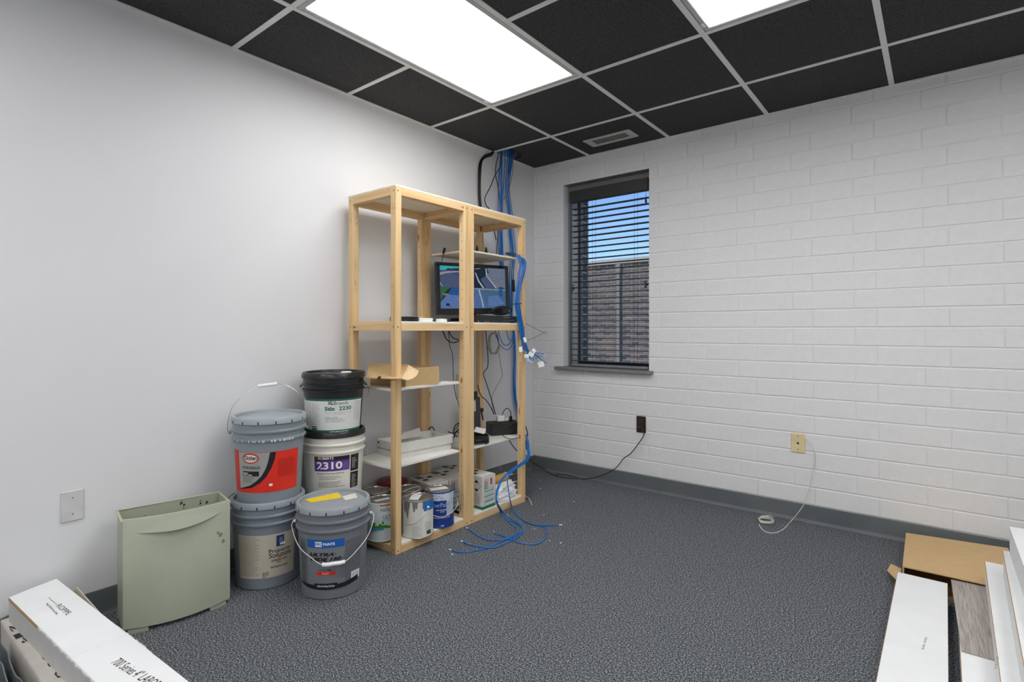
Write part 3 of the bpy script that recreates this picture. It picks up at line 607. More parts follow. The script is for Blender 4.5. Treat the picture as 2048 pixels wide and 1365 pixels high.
pth[1] += Vector((0, .012, 0)); pth[2] += Vector((0, .010, 0)); G().tube(spline(pth, 5), .0015, 5).build('handle', M_WIREW, t)
c = (.302, -1.722); t, P = can('pale paint can with green leaf artwork, at the near end of the bottom shelf', *c, ZB, lin('can_mint', (206, 216, 216), .4)); P.mid = .1
P.rect(759.5, 797, 770, 1008, 1013, lin('orange_red', (206, 88, 48)), 'orange_strip'); P.text([('valspar', 760, 791, 770, 1015, 1026.5, 0, 0), ('ULTRA', 766, 790, 770, 1031, 1039, .01, 0)], lin('ink8', (84, 92, 98)), 'brand_lettering')
P.cols([(P.th(740.5), P.z(741, 1058), P.z(741, 1052)), (P.th(747), P.z(747, 1064), P.z(747, 1050)), (P.th(755), P.z(755, 1058), P.z(755, 1053)), (P.th(768), P.z(768, 1057), P.z(768, 1050)), (P.th(782), P.z(782, 1056), P.z(782, 1052))], lin('leaf_green', (70, 142, 52)), 'leaf_band')
for x, y, s_, a_ in ((744, 1056, 3, .4), (748, 1050, 3.5, 1.2), (753, 1059, 3, -.5), (745, 1062, 3, 2), (760, 1051, 3, .3), (766, 1047, 3, .9), (772, 1053, 3, -.2)):
    P.cols([(P.th(x-s_), P.z(x, y), P.z(x, y)+.0005), (P.th(x), P.z(x, y)-.006, P.z(x, y)+.006+.004*a_), (P.th(x+s_), P.z(x, y)+.004*a_, P.z(x, y)+.005*a_+.001)], lin('leaf_green2', (50, 118, 58)), 'leaf')
P.cols([(P.th(741), P.z(741, 1063), P.z(741, 1058)), (P.th(750), P.z(750, 1062), P.z(750, 1057)), (P.th(768), P.z(768, 1060), P.z(768, 1057))], lin('leaf_blue', (70, 150, 176)), 'leaf_blue_strip', 0)  # blue strip printed below the leaves
P.text([('LIVE HEALTHY', 762, 790, 770, 1040.5, 1042, 0, 0)], lin('ink8', (84, 92, 98)), 'small_lettering', 0)
lid_card(t, c, ((747, 1002), (776, 995.5), (780, 998), (752, 1004)), M_WHITE)
c = (.148, -1.652); t, P = can('tin can with a bare metal lid, behind the leaf-patterned can', *c, ZB, M_TIN)
c = (.262, -1.512); t, P = can('tin can with a greenish lid, behind the dented white-labelled can', *c, ZB, M_TIN)
pth = [at_z(x, y, .245)-Vector((c[0], c[1], ZB)) for x, y in ((806, 984), (820, 978), (834, 974), (841, 975), (836, 982), (822, 987))]
G().tube(spline(pth, 5), .0014, 5).build('handle', M_WIREW, t)
c = (.098, -1.494); t, P = can('can topped with a wide dark red plastic lid, at the back of the bottom shelf', *c, ZB, M_TIN, R=.076)
G().lathe([(.087, 0), (.088, .006), (.082, .011), (.03, .013), (.028, .017), (.002, .018)], 40).build('red_cover', lin('cover_red', (122, 20, 24), .35), t, loc=(0, 0, .191))
# ================================================================== SHELF UNIT
def inw(root, g, name, m):                 # part given in world coordinates
    o = g.build(name, m, root, loc=-Vector(root.location)); return o
XF, XB = .455, .0676; PW = .038
Y0, Y1 = -1.7637, -.7068; YM0, YM1 = -1.280, -1.196
SH = thing('shelf_unit', 'tall pine lumber shelf unit standing in the corner against the left wall', 'shelf', ((XF+XB)/2, (Y0+Y1)/2, 0))
def sb(name, bx, m, bev=.0015): return inw(SH, G().box(*bx, bev=bev), name, m)
posts = [(XF-PW, XF, Y0, Y0+PW), (XF-PW, XF, YM0, YM1), (XF-PW, XF, Y1-PW, Y1), (XB, XB+PW, Y0, Y0+PW), (XB, XB+PW, YM0, YM0+PW), (XB, XB+PW, YM0+PW+.001, YM1-.006), (XB, XB+PW, Y1-PW-.01, Y1-.01)]
for p in posts: sb('post', (*p, 0, 1.808), M_WZ)
for z0, z1 in ((1.770, 1.808), (1.0996, 1.1376), (0, .038)):
    for a, b in ((Y0+PW, YM0), (YM1, Y1-PW)):
        sb('front_rail', (XF-PW, XF, a, b, z0, z1), M_WY); sb('back_rail', (XB, XB+PW, a, b, z0, z1), M_WY)
    for a, b in ((Y0, Y0+PW), (YM0+.02, YM0+.02+PW), (Y1-PW, Y1)): sb('side_rail', (XB+PW, XF-PW, a, b, z0, z1), M_WX)
sb('top_panel', (XB-.004, XF, Y0, Y1, 1.808, 1.819), M_PLY); 
for nm, z in (('middle_panel', 1.1376), ('bottom_panel', .038)):
    sb(nm, (XB+.004, XF-.001, Y0+PW+.001, YM0-.001, z, z+.0095), M_MEL); sb(nm, (XB+.004, XF-.001, YM1+.001, Y1-PW-.001, z, z+.0095), M_MEL)
sb('side_lip', (XB+PW, XF-PW, Y0+.004, Y0+.014, 1.1376, 1.1471), M_WX)
for bx in ((XB+PW+.002, XF-PW-.002, Y0+.003, YM0+.006, .799, .813), (XB+PW+.002, XF-PW-.002, Y0+.003, YM0+.006, .411, .424), (XB+PW+.002, XF-PW-.002, YM1-.006, Y1-PW+.006, .408, .420)): sb('adjustable_shelf', bx, M_MEL)
sb('adjustable_shelf', (XB+PW+.002, XF-PW-.002, YM1-.006, Y1-PW+.006, 1.557, 1.568), M_PLY)
# screw heads, peg holes and rubbed notches, each set too small to lift off singly
g = G()
for y in (Y0+.019, YM0+.02, YM1-.02, Y1-.012):
    for z in (.02, 1.118, 1.79): g.lathe([(.0042, 0), (.0042, .0012), (.0005, .0006)], 8); n = 8*3
def discs(pts, r, nrm, name, m):
    g = G(); nrm = Vector(nrm); a = nrm.orthogonal().normalized(); b = nrm.cross(a)
    for p in pts: 
        p = Vector(p)+nrm*.0004; g.add([p+a*(r*math.cos(2*PI*k/8))+b*(r*math.sin(2*PI*k/8)) for k in range(8)], [tuple(range(8))])
    o = inw(SH, g, name, m); o['kind'] = 'stuff'
discs([(XF, y, z) for y in (Y0+.016, YM0+.022, YM1-.02, Y1-.012) for z in (.016, 1.118+random.uniform(-.004, .004), 1.79)], .0038, (1, 0, 0), 'screw_heads', M_HOLE)
discs([(x, Y0, z) for x in (XF-.016, XB+.016) for z in (.022, 1.12, 1.79)], .0036, (0, -1, 0), 'screw_heads', M_HOLE)
pegs = [(XF-.015, YM0, .12+.055*k) for k in range(31)]+[(XF-.015, Y1-PW, .12+.055*k) for k in range(31)]+[(XB+.02, YM0, .12+.055*k) for k in range(31)]+[(XB+.02, Y1-PW-.01, .15+.06*k) for k in range(26)]
discs(pegs, .0027, (0, -1, 0), 'peg_holes', M_HOLE)
for y in (YM0, Y1-PW):
    for z in (.425, .82) if y == YM0 else (.42, 1.575):
        pl = [Vector((XF-.018+.008*math.cos(2*PI*k/10), y-.0004, z+.016*math.sin(2*PI*k/10))) for k in range(10)]; inw(SH, G().add(pl, [tuple(range(10))]), 'rubbed_notch', lin('raw_notch', (178, 112, 54)))
g = G()                                     # illegible grade stamps: clusters of short ink strokes
for x, y, z, ax in ((XF-.019, Y0, 1.70, 'n'), (XF-.019, Y0, 1.42, 'n'), (XF-.019, Y0, 1.30, 'n'), (XB+.019, Y0, 1.70, 'x'), (XB+PW, Y0+.02, 1.69, 'e'), (XB+PW, Y0+.02, 1.46, 'e'), (XB+PW, Y0+.02, 1.34, 'e'), (XB+PW, YM0+.05, 1.70, 'e'), (XB+PW, YM0+.05, 1.47, 'e'), (XB+PW, YM0+.05, 1.34, 'e')):
    for k in range(26):
        du, dz = random.uniform(-.010, .010), random.uniform(-.028, .028); L = random.uniform(.002, .006); T = .0012
        if random.random() < .5: L, T = T, L
        if ax in 'nx': g.add([(x+du, y-.0004, z+dz), (x+du+L, y-.0004, z+dz), (x+du+L, y-.0004, z+dz+T), (x+du, y-.0004, z+dz+T)], [(0, 1, 2, 3)])
        else: g.add([(x+.0004, y+du, z+dz), (x+.0004, y+du+L, z+dz), (x+.0004, y+du+L, z+dz+T), (x+.0004, y+du, z+dz+T)], [(0, 1, 2, 3)])
o = inw(SH, g, 'grade_stamps', lin('stamp_ink', (120, 96, 66))); o['kind'] = 'stuff'
# ------------------------------------------------------------------ things on the shelves
ZM = 1.1471
# monitor: left end towards the wall, right end lifted on the recorder
L = Vector((.20, -1.252, 0)); R_ = Vector((.31, -.71, 0)); dv = (R_-L); mw = dv.length; az = math.atan2(dv.y, dv.x)
MO = thing('computer_monitor', 'black flat monitor showing security camera views, standing behind the middle post', 'monitor', ((L.x+R_.x)/2, (L.y+R_.y)/2, ZM), rz=az-PI/2)
# local: +x towards the room, y along the screen (near end = -y)
hw = mw/2; zb, zt2 = .056, .369; rl = .0
rollm = Matrix.Rotation(.03, 4, 'X'); pv = Matrix.Translation((0, 0, .2)) @ rollm @ Matrix.Translation((0, 0, -.2))
def mp(name, g, m, parent=MO): 
    g.v = [tuple(pv @ Vector(v)) for v in g.v]; return g.build(name, m, parent)
g = G(); bz = .024
for bx in ((-hw, hw, zt2-.020, zt2), (-hw, hw, zb, zb+.036), (-hw, -hw+bz, zb+.036, zt2-.020), (hw-bz, hw, zb+.036, zt2-.020)): g.box(-.012, .012, bx[0], bx[1], bx[2], bx[3], bev=.002)
mp('bezel', g, mat('bezel_gloss', (20, 21, 23), .18, var=.05)); mp('back_shell', G().box(-.045, -.012, -hw+.02, hw-.02, zb+.02, zt2-.02, bev=.012), M_DARKP)
sc = mp('screen', G().box(-.012, .004, -hw+bz, hw-bz, zb+.036, zt2-.020), mat('screen_black', (14, 16, 20), .12))
sy0, sy1, sz0, sz1 = -hw+bz, hw-bz, zb+.036, zt2-.020
cols_ = dict(sky=(60, 158, 170), tree=(36, 62, 62), pale=(136, 142, 150), road=(72, 82, 112), road2=(50, 68, 122), grass=(52, 96, 70), slab=(84, 110, 158), blue=(44, 78, 136), dark=(34, 42, 54), wallc=(100, 110, 130), wht=(146, 164, 184), teal=(66, 98, 124), pool=(78, 100, 146), brick=(112, 108, 120))
keys = list(cols_); pm = [emit('screen_'+k, cols_[k], .95, .12, 90) for k in keys]
g = G(); lay = [0]
def sp(col, pts, dz=None):
    lay[0] += 1; e = .0041+.00012*lay[0]; pl = [Vector((e, sy0+(sy1-sy0)*u, sz0+(sz1-sz0)*v)) for u, v in pts]; g.add(pl, [tuple(range(len(pl)))], keys.index(col))
# near half: car park above, blue floor below; far half: corridor above, lot below
sp('road', [(0, .5), (.5, .5), (.5, 1), (0, 1)]); sp('sky', [(0, .90), (.10, .90), (.2, .96), (.5, .97), (.5, 1), (0, 1)]); sp('tree', [(.08, .89), (.12, .95), (.2, .93), (.26, .965), (.36, .955), (.44, .97), (.5, .955), (.5, .90), (.3, .9)])
sp('pale', [(0, .84), (.12, .88), (.3, .895), (.5, .89), (.5, .86), (.25, .865), (.1, .83), (0, .78)]); sp('road2', [(.2, .81), (.35, .845), (.5, .84), (.5, .74), (.3, .75)]); sp('wht', [(0, .64), (.03, .55), (.045, .52), (.035, .52), (.015, .56), (0, .61)])
sp('grass', [(0, .5), (.15, .5), (.06, .36), (.02, .2), (0, .16)]); sp('grass', [(.03, .5), (.17, .51), (.15, .48), (.05, .47)]); sp('blue', [(.17, .5), (.5, .5), (.5, .30), (.1, .33)]); sp('slab', [(.1, .33), (.5, .29), (.5, 0), (0, 0), (0, .14)]); sp('brick', [(.02, .35), (.1, .36), (.13, .33), (.07, .30)])
sp('dark', [(.5, .5), (1, .5), (1, 1), (.5, 1)]); sp('wallc', [(.71, 1), (1, 1), (1, .5), (.93, .53), (.74, .82)]); sp('brick', [(.70, .88), (.74, .85), (.93, .55), (.87, .5), (.83, .5), (.73, .76)]); sp('wht', [(.68, .99), (.70, .98), (.71, .80), (.86, .505), (.835, .505), (.69, .80)]); sp('road', [(.60, .72), (.69, .80), (.82, .51), (.68, .5)]); sp('wht', [(.515, .87), (.53, .87), (.58, .68), (.66, .5), (.63, .5), (.56, .66)]); sp('wht', [(.52, .97), (.6, .985), (.6, .975), (.52, .955)])
sp('teal', [(.5, 0), (1, 0), (1, .5), (.5, .5)]); sp('pool', [(.5, 0), (.5, .47), (.6, .47), (.66, .2), (.68, 0)]); sp('wht', [(.56, .46), (.58, .46), (.62, .22), (.645, .02), (.625, .02), (.6, .22)]); sp('pale', [(.5, .49), (1, .47), (1, .45), (.62, .46), (.5, .475)]); sp('blue', [(.89, .47), (.95, .48), (.95, .33), (.91, .28), (.88, .36)]); sp('slab', [(.72, .3), (.86, .33), (.98, .12), (.8, .04), (.7, .05)]); sp('dark', [(.08, .06), (.13, .06), (.13, .12), (.08, .12)])
g.v = [tuple(pv @ Vector(v)) for v in g.v]; me_ = g.build('screen_picture', pm, sc)
g = G(); g.box(-.055, -.02, -.04, .04, -.0, .10, bev=.006); g.build('stand_neck', M_DARKP, MO); 
g = G().box(-.10, .06, -.20, -.06, 0, .010, bev=.004); g.build('stand_base', M_DARKP, MO); g = G().box(-.05, -.02, -.14, .02, .01, .03); g.build('stand_arm', M_DARKP, MO)
# recorder
t = thing('video_recorder', 'black video recorder box on the middle shelf under the monitor', 'recorder', (.335, -.945, ZM))
G().box(-.055, .094, -.20, .19, .004, .044, bev=.003).build('case', mat('recorder_black', (28, 29, 31), .35), t)
for yy in (-.18, .17):
    for xx in (.06, -.045): G().box(xx, xx+.02, yy-.012, yy+.012, 0, .004).build('foot', M_DARKP, t)
g = G()
for k in range(12): g.add([(.0944, .05+.0052*k, .0325), (.0944, .0535+.0052*k, .0325), (.0944, .0535+.0052*k, .0355+(k % 3)*.0008), (.0944, .05+.0052*k, .0355)], [(0, 1, 2, 3)])
for k in range(9): g.add([(.0944, .05+.012*k, .016), (.0944, .056+.012*k, .016), (.0944, .056+.012*k, .0185), (.0944, .05+.012*k, .0185)], [(0, 1, 2, 3)])
g.build('front_markings', lin('pale_mark', (170, 174, 178)), t)
G().box(.094, .0955, .155, .178, .018, .034).build('port_window', mat('port_glass', (8, 8, 9), .1), t)
# coil of black cable on the recorder
def coil(name, label, cat, c, R, n, r, m, squash=(1, 1), dz=None, tilt=0, seed=1):
    rnd = random.Random(seed); pts = []; dz = dz if dz else r*1.7
    for k in range(n*18+1):
        a = 2*PI*k/18; q = R*(1+rnd.uniform(-.03, .03)); pts.append((c[0]+q*squash[0]*math.cos(a), c[1]+q*squash[1]*math.sin(a), c[2]+r+dz*(k/18)))
    o = G().tube(pts, r, 6, 0).build(name, m); return tag(o, label, cat)
def coil_up(name, label, cat, c, R, n, r, m, nrm_axis='x', seed=1, squash=(1, 1)):
    rnd = random.Random(seed); pts = []
    for k in range(n*16+1):
        a = 2*PI*k/16; q = R*(1+rnd.uniform(-.14, .12)); w_ = rnd.uniform(-.3, .3)*r+r*1.2*(k/16)
        pts.append((c[0]+w_, c[1]+q*squash[0]*math.cos(a), c[2]+q*squash[1]*math.sin(a)))
    o = G().tube(spline(pts, 2), r, 6).build(name, m); return tag(o, label, cat)
g = G(); rnd = random.Random(3); pts = []
for k in range(3*18+1):
    a = 2*PI*k/18; pts.append((.385+.03*math.sin(a)*.7, -.862+.095*math.cos(a), ZM+.049+.024*(1+math.sin(a))+.003*(k/18)))
tag(G().tube(pts, .0034, 6).build('cable_coil', M_BLKC), 'black cable looped on top of the recorder below the screen', 'cable')
# tape roll, papers, small white boxes, brass fittings on the middle shelf
t = thing('tape_roll', 'flat black roll of tape on the middle shelf beside the left front post', 'tape', (.375, -1.640, ZM))
G().lathe([(.035, 0), (.074, 0), (.074, .024), (.035, .024), (.035, 0)], 40).build('roll', M_DARKP, t); G().lathe([(.030, .001), (.035, .001), (.035, .0235), (.030, .0235), (.030, .001)], 30).build('core', M_CARD, t)
G().box(-.03, .075, -.06, .075, .0246, .0256, mtx=Matrix.Rotation(.3, 4, 'Z') @ Matrix.Rotation(-.0, 4, 'X')).build('paper_wrapper', M_WHITE, t)
t = thing('white_carton', 'small flat white box lying on the middle shelf beside the tape roll', 'box', (.33, -1.515, ZM)); G().box(-.06, .06, -.045, .06, 0, .018, bev=.002).build('base', M_WHITE, t); G().box(-.061, .061, -.046, .061, .012, .020, bev=.002).build('lid', M_MEL, t)
t = thing('white_carton', 'tiny white box near the monitor foot on the middle shelf', 'box', (.405, -1.405, ZM)); G().box(-.02, .02, -.024, .024, 0, .017, bev=.002).build('base', M_WHITE, t); G().box(-.008, .008, -.008, .008, .017, .0185).build('tab', M_MEL, t)
tag(G().prism([(.40, -1.372, ZM), (.44, -1.365, ZM), (.448, -1.30, ZM+.003), (.41, -1.31, ZM+.001)], (0, 0, .001)).build('paper_scrap', M_WHITE), 'crumpled white paper scrap on the edge of the middle shelf', 'paper')
BR = mat('brass', (206, 170, 92), .25, .9)
for k, (yy, s_) in enumerate(((-1.145, .65), (-1.085, .6), (-1.06, .7))):
    o = G().lathe([(.006*s_, 0), (.006*s_, .004), (.004*s_, .005), (.004*s_, .010), (.0015, .011)], 10).build('brass_connector', BR, loc=(.442, yy, ZM)); tag(o, ('leftmost small brass connector on the middle shelf edge', 'middle small brass connector on the middle shelf edge', 'rightmost small brass connector on the middle shelf edge')[k], 'connector', 'brass connectors by the recorder')
# on the upper shelf
t = thing('power_strip', 'black power strip with plugs at the back of the upper shelf', 'power strip', (.20, -.86, 1.568)); G().box(-.025, .025, -.12, .12, 0, .032, bev=.005).build('body', M_DARKP, t)
for yy in (-.03, .06): G().lathe([(.011, 0), (.011, .012), (.008, .03), (.004, .045), (.003, .05)], 10).build('plug', M_DARKP, t, loc=(0, yy, .032))
G().tube([(.0+.015*math.cos(a), -.085, .047+.024*math.sin(a)) for a in [2*PI*k/16 for k in range(16)]], .003, 6, closed=True).build('cord_loop', M_BLKC, t)
t = thing('wifi_antenna', 'short black antenna poking up past the edge of the upper shelf', 'antenna', (.255, -1.285, 1.50)); 
p0, p1, p2 = at_x(883, 524, .255), at_x(886.5, 508, .255), at_x(889.5, 497, .255)
inw(t, G().tube([p0, p1], .0022, 6), 'lead', M_BLKC); inw(t, G().tube([p1, p1+(p2-p1)*.1, p2], [.004, .0075, .008], 8), 'tip', M_DARKP)
# ---- open brown box on the left upper adjustable shelf
zs = .813
a0, a1, a2 = at_z(810.6, 773.9, zs), at_z(877, 768, zs), at_z(735.8, 770, zs)
t = thing('open_carton', 'open brown cardboard box with its lid flap folded over, on the left bay shelf', 'box', (a0.x, a0.y, zs))
e1 = (a1-a0); e2 = (Vector((.17, -1.70, zs))-a0); hB = .094; th = .004
def pan(name, p, u, v, m=M_CARD): n_ = Vector(u).cross(Vector(v)).normalized()*th; return G().prism([Vector(p), Vector(p)+Vector(u), Vector(p)+Vector(u)+Vector(v), Vector(p)+Vector(v)], n_).build(name, m, t)
z_ = Vector((0, 0, 0)); u_ = Vector((0, 0, hB))
pan('floor_panel', z_, e1, e2); pan('side_panel', z_, e1, u_); pan('side_panel', e2, e1, u_); pan('side_panel', e1, e2, u_)
g = G(); pp = [z_, e2, e2+u_*.55, u_*.5]; g.prism(pp, e1.normalized()*th); g.build('side_panel', M_CARD, t)
# lid: hinged on the wall side, drooping over the near end
def at_y2(px, py, y): return at_y(px, py, y)-Vector((a0.x, a0.y, zs))
def lid_pt(px, py, k): return at_z(px, py, zs+k)-Vector((a0.x, a0.y, zs))
q = [lid_pt(732, 757.5, .048), lid_pt(740, 728, .108), lid_pt(816, 731, .108), lid_pt(803, 759, .052), lid_pt(765, 758.5, .05)]
G().prism(q, (0, 0, .004)).build('lid_panel', M_CARD, t)
q = [lid_pt(803, 759, .053), lid_pt(816, 731, .109), lid_pt(837, 744, .086), lid_pt(834, 752, .07), lid_pt(826, 759, .058), lid_pt(815, 762.5, .05)]
G().prism(q, (.002, 0, .004)).build('lid_tab', mat('cardboard_light', (224, 196, 156), .75), t)
G().prism([lid_pt(754, 758.8, .0505), lid_pt(757, 755, .057), lid_pt(762, 754.5, .058), lid_pt(761, 758.5, .0505)], (0, 0, .0048)).build('thumb_notch', M_HOLE, t)
tag(G().box(.36, .395, -1.40, -1.345, zs, zs+.004).build('paper_card', M_WHITE), 'flat white card beside the open brown box', 'card')
# ---- white drawer tray on the lower adjustable shelf
zs = .424; T0, T1, T2 = Vector((.317, -1.634, 0)), Vector((.352, -1.278, 0)), Vector((.118, -1.616, 0))
t = thing('drawer_tray', 'white metal drawer tray resting on a flat white board, left bay lower shelf', 'tray', (T0.x, T0.y, zs))
e1, e2 = T1-T0, T2-T0; th = .006
M_TRAY = mat('tray_white', (218, 218, 212), .4)
def pan2(name, p, u, v, m=M_TRAY, k=th): n_ = Vector(u).cross(Vector(v)).normalized()*k; return G().prism([Vector(p), Vector(p)+Vector(u), Vector(p)+Vector(u)+Vector(v), Vector(p)+Vector(v)], n_).build(name, m, t)
zb_ = Vector((0, 0, .036)); u_ = Vector((0, 0, .050))
pan2('base_board', z_, e1, e2, k=.034); pan2('tray_floor', zb_, e1, e2); pan2('front_panel', zb_-e2*.03, e1*1.01, u_); pan2('back_panel', zb_+e2, e1, u_*.9); pan2('side_panel', zb_+e1, e2, u_*.9)
pl = [zb_, zb_+e2*1.06, zb_+e2*1.06+u_*.85, zb_+u_*.85]; G().prism(pl, e1.normalized()*th).build('side_panel', M_TRAY, t)
pl = [zb_+e1*.30+e2*.8+UP*.03, zb_+e1*.46+e2*.93+UP*.062, zb_+e1*.62+e2*.95+UP*.065, zb_+e1*.78+e2*.97+UP*.07, zb_+e1*.8+e2*.9+UP*.02]; G().prism(pl, (.002, 0, 0)).build('torn_flap', M_CARTD, t)
g = G()
for p in (zb_+e2*.92+UP*.028, zb_+e2*.3+UP*.022): g.tube([p+Vector((0, -.002, 0)), p+Vector((0, .0008, 0))], .006, 10)
g.build('cam_holes', M_HOLE, t); g = G(); p = zb_+e1*.97+e2*.75+UP*.028; g.tube([p, p+Vector((0, -.002, 0))], .006, 10); g.build('cam_lock', M_TIN, t)
# ---- right bay, lower shelf
zs = .420
u0, u1 = at_z(982.7, 873.2, zs), at_z(1035, 869.2, zs); dd = (u1-u0); az = math.atan2(dd.y, dd.x)
t = thing('battery_backup', 'black battery backup box on the right bay lower shelf', 'battery backup', (u0.x, u0.y, zs), rz=az)
G().box(0, .205, .0, .115, 0, .080, bev=.006).build('case', mat('ups_black', (34, 34, 34), .45), t)
G().box(.02, .185, .035, .085, .080, .083, bev=.001).build('outlet_panel', M_DARKP, t)
G().box(.055, .105, .03, .07, .083, .122, bev=.005).build('white_adapter', mat('adapter_white', (228, 228, 220), .4), t)
G().box(.110, .135, .045, .07, .083, .100, bev=.003).build('white_adapter', MATS['adapter_white'], t)
g = G().box(.142, .160, .035, .055, .083, .115, bev=.004); g.build('plug', M_DARKP, t)
G().tube(spline([(.151, .045, .112), (.150, .045, .14), (.132, .047, .165), (.108, .05, .155), (.092, .052, .118)], 6), .0026, 6).build('plug_cord', M_BLKC, t)
o = G().tube(spline([at_x(x, y, .428 if x < 1034 else .405) for x, y in ((1033, 845), (1040, 858), (1040, 870), (1032, 877), (1020, 878.5), (1008, 874), (1004, 865), (1007, 856), (1015, 851), (1024, 850.5))], 6), .0022, 6).build('cable_loop', M_BLKC); tag(o, 'thin black cable loop hanging in front of the battery backup', 'cable')
t = thing('network_switch', 'upright dark device with a white label behind the middle post on the right bay shelf', 'device', (.20, -.905, zs), rz=-.1)
G().box(-.02, .02, -.055, .035, 0, .25, bev=.006, mtx=Matrix.Rotation(.03, 4, 'X')).build('case', mat('device_grey', (58, 60, 66), .4), t); G().box(.0202, .0208, -.055, -.01, .165, .235, mtx=Matrix.Rotation(.03, 4, 'X')).build('label_sticker', M_CARTD, t)
G().box(-.024, .024, -.06, .0, .25, .29, bev=.005).build('power_brick', M_DARKP, t)
g = G().box(-.012, .014, .033, .062, .15, .175, bev=.004); g.tube([(0, .05, .16), (0, .06, .12), (0, .066, .095)], .005, 6); g.build('adapter', M_DARKP, t)
coil('cable_coil', 'flat coil of black cable under a paper slip, right bay lower shelf', 'cable', (.345, -1.055, zs), .072, 6, .0048, M_BLKC, dz=.0075, seed=5)
tag(G().box(-.032, .032, -.036, .036, 0, .001).build('paper_slip', M_WHITE, loc=at_z(960, 861.5, zs+.070), rot=(math.radians(14), math.radians(12), .6)), 'white paper slip lying on the black cable coil', 'paper')
coil('cable_coil', 'tangle of black cable just left of the middle post on the lower shelf level', 'cable', (.185, -1.165, zs), .05, 4, .004, M_BLKC, dz=.008, seed=8)
# wall box behind the shelf
t = thing('outlet_plate', 'pale electrical plate on the wall behind the shelf, mostly hidden by the middle post', 'outlet', (.003, -.84, .722)); G().box(-.003, .006, -.04, .04, -.084, .084, bev=.002).build('plate', mat('plate_beige', (206, 202, 190), .5), t); G().box(.006, .009, -.017, .017, -.035, .035, bev=.001).build('receptacle', mat('plate_grey', (150, 150, 146), .5), t)
# ---- cartons and tubes on the bottom shelf
M_CB = mat('carton_white', (224, 220, 212), .6, var=.03); M_CG = lin('carton_green', (34, 122, 92)); M_CG2 = lin('carton_green_dull', (74, 106, 82)); M_CT = lin('carton_tint', (196, 214, 208))
def caulk_carton(label, p, az, dx, dy, dz, marks=True):
    t = thing('caulk_carton', label, 'carton', (p[0], p[1], ZB), rz=az, group='caulk cartons on the bottom shelf')
    G().box(-dx, 0, 0, dy, 0, dz, bev=.0015).build('box', M_CB, t); e = .0006
    g = G(); g.box(-dx-.0003, e, -e, dy+.0003, .0, .019); g.build('green_band', M_CG, t)
    g = G(); g.quad((-dx*.92, dy*.1, dz+e), (-dx*.62, dy*.1, dz+e), (-dx*.62, dy*.45, dz+e), (-dx*.92, dy*.45, dz+e)); g.build('top_green_square', M_CG2, t)
    for x, y in ((-.52, .16), (-.70, .58)): G().quad((dx*x, dy*y, dz+e), (dx*(x+.15), dy*y, dz+e), (dx*(x+.15), dy*(y+.26), dz+e), (dx*x, dy*(y+.26), dz+e)).build('top_black_mark', M_BLACK, t)
    g = G(); g.quad((-.004, .003, dz+e), (-.001, .003, dz+e), (-.001, dy-.003, dz+e), (-.004, dy-.003, dz+e)); g.build('edge_line', M_BLACK, t)
    g = G(); E = e
    # hazard diamond on the near face, arrows box on the front face
    cx, cz, s_ = -.048, dz*.70, .036
    g.add([(cx, -E, cz+s_), (cx-.018, -E, cz+s_*.5), (cx+.018, -E, cz+s_*.5)], [(0, 1, 2)]); g.add([(cx, -E, cz-s_), (cx+.018, -E, cz-s_*.5), (cx-.018, -E, cz-s_*.5)], [(0, 1, 2)])
    for a, b in (((0, 1), (1, 0)), ((1, 0), (0, -1)), ((0, -1), (-1, 0)), ((-1, 0), (0, 1))):
        p0, p1 = Vector((cx+a[0]*s_, -E, cz+a[1]*s_)), Vector((cx+b[0]*s_, -E, cz+b[1]*s_)); k = .93; cc_ = Vector((cx, -E, cz)); g.add([p0, p1, cc_+(p1-cc_)*k, cc_+(p0-cc_)*k], [(0, 1, 2, 3)])
    y0, y1, q0, q1 = dy*.12, dy*.42, dz*.60, dz*.90
    for bx in ((y0, y0+.0015, q0, q1), (y1-.0015, y1, q0, q1), (y0, y1, q0, q0+.0015), (y0, y1, q1-.0015, q1), (y0+.008, y0+.013, q0+.008, q1-.008), (y0+.021, y0+.026, q0+.008, q1-.008), (y0+.004, y1-.004, q0+.0035, q0+.006)): g.quad((E, bx[0], bx[2]), (E, bx[1], bx[2]), (E, bx[1], bx[3]), (E, bx[0], bx[3]))
    g.build('handling_marks', M_BLACK, t)
    g = G(); yc = dy*.66; g.add([(E, yc-.012, dz*.84), (E, yc+.012, dz*.84), (E, yc, dz*.93)], [(0, 1, 2)]); g.quad((E, yc-.007, dz*.70), (E, yc+.007, dz*.70), (E, yc+.007, dz*.84), (E, yc-.007, dz*.84)); g.build('red_arrow', RED, t)
    g = G(); 
    for k in range(3): zz = dz*(.22+.15*k); g.quad((E, dy*.12, zz), (E, dy*.85, zz), (E, dy*.85, zz+.004), (E, dy*.12, zz+.004))
    g.build('green_rules', M_CG, t); g = G()
    for k in range(3): zz = dz*(.22+.15*k)+.006; g.quad((E, dy*.12, zz), (E, dy*.85, zz), (E, dy*.85, zz+.016), (E, dy*.12, zz+.016))
    g.build('tint_panels', M_CT, t); g = G()
    for k in range(11): zz = dz*.14+k*.006; g.quad((-.078, -E, zz), (-.078+random.uniform(.04, .07), -E, zz), (-.078+.06, -E, zz+.0022), (-.078, -E, zz+.0022))
    g.build('fine_print', lin('pink_ink', (186, 150, 152)), t); return t
caulk_carton('white caulk carton with a hazard diamond and green base stripe, right of the middle post', (.446, -1.113), 0, .205, .117, .194)
t = caulk_carton('white caulk carton behind the blue can, left one of the row', (.312, -1.408), -.10, .2, .134, .194)
g = G(); text_flat(g, 'ROS.PAK', (-.165, -.0008, .168), (.075, 0, 0), (0, 0, .016), .02); g.build('side_lettering', M_BLACK, t)
caulk_carton('white caulk carton half hidden behind the middle post, second of the row', (.318, -1.256), 0, .205, .137, .194)
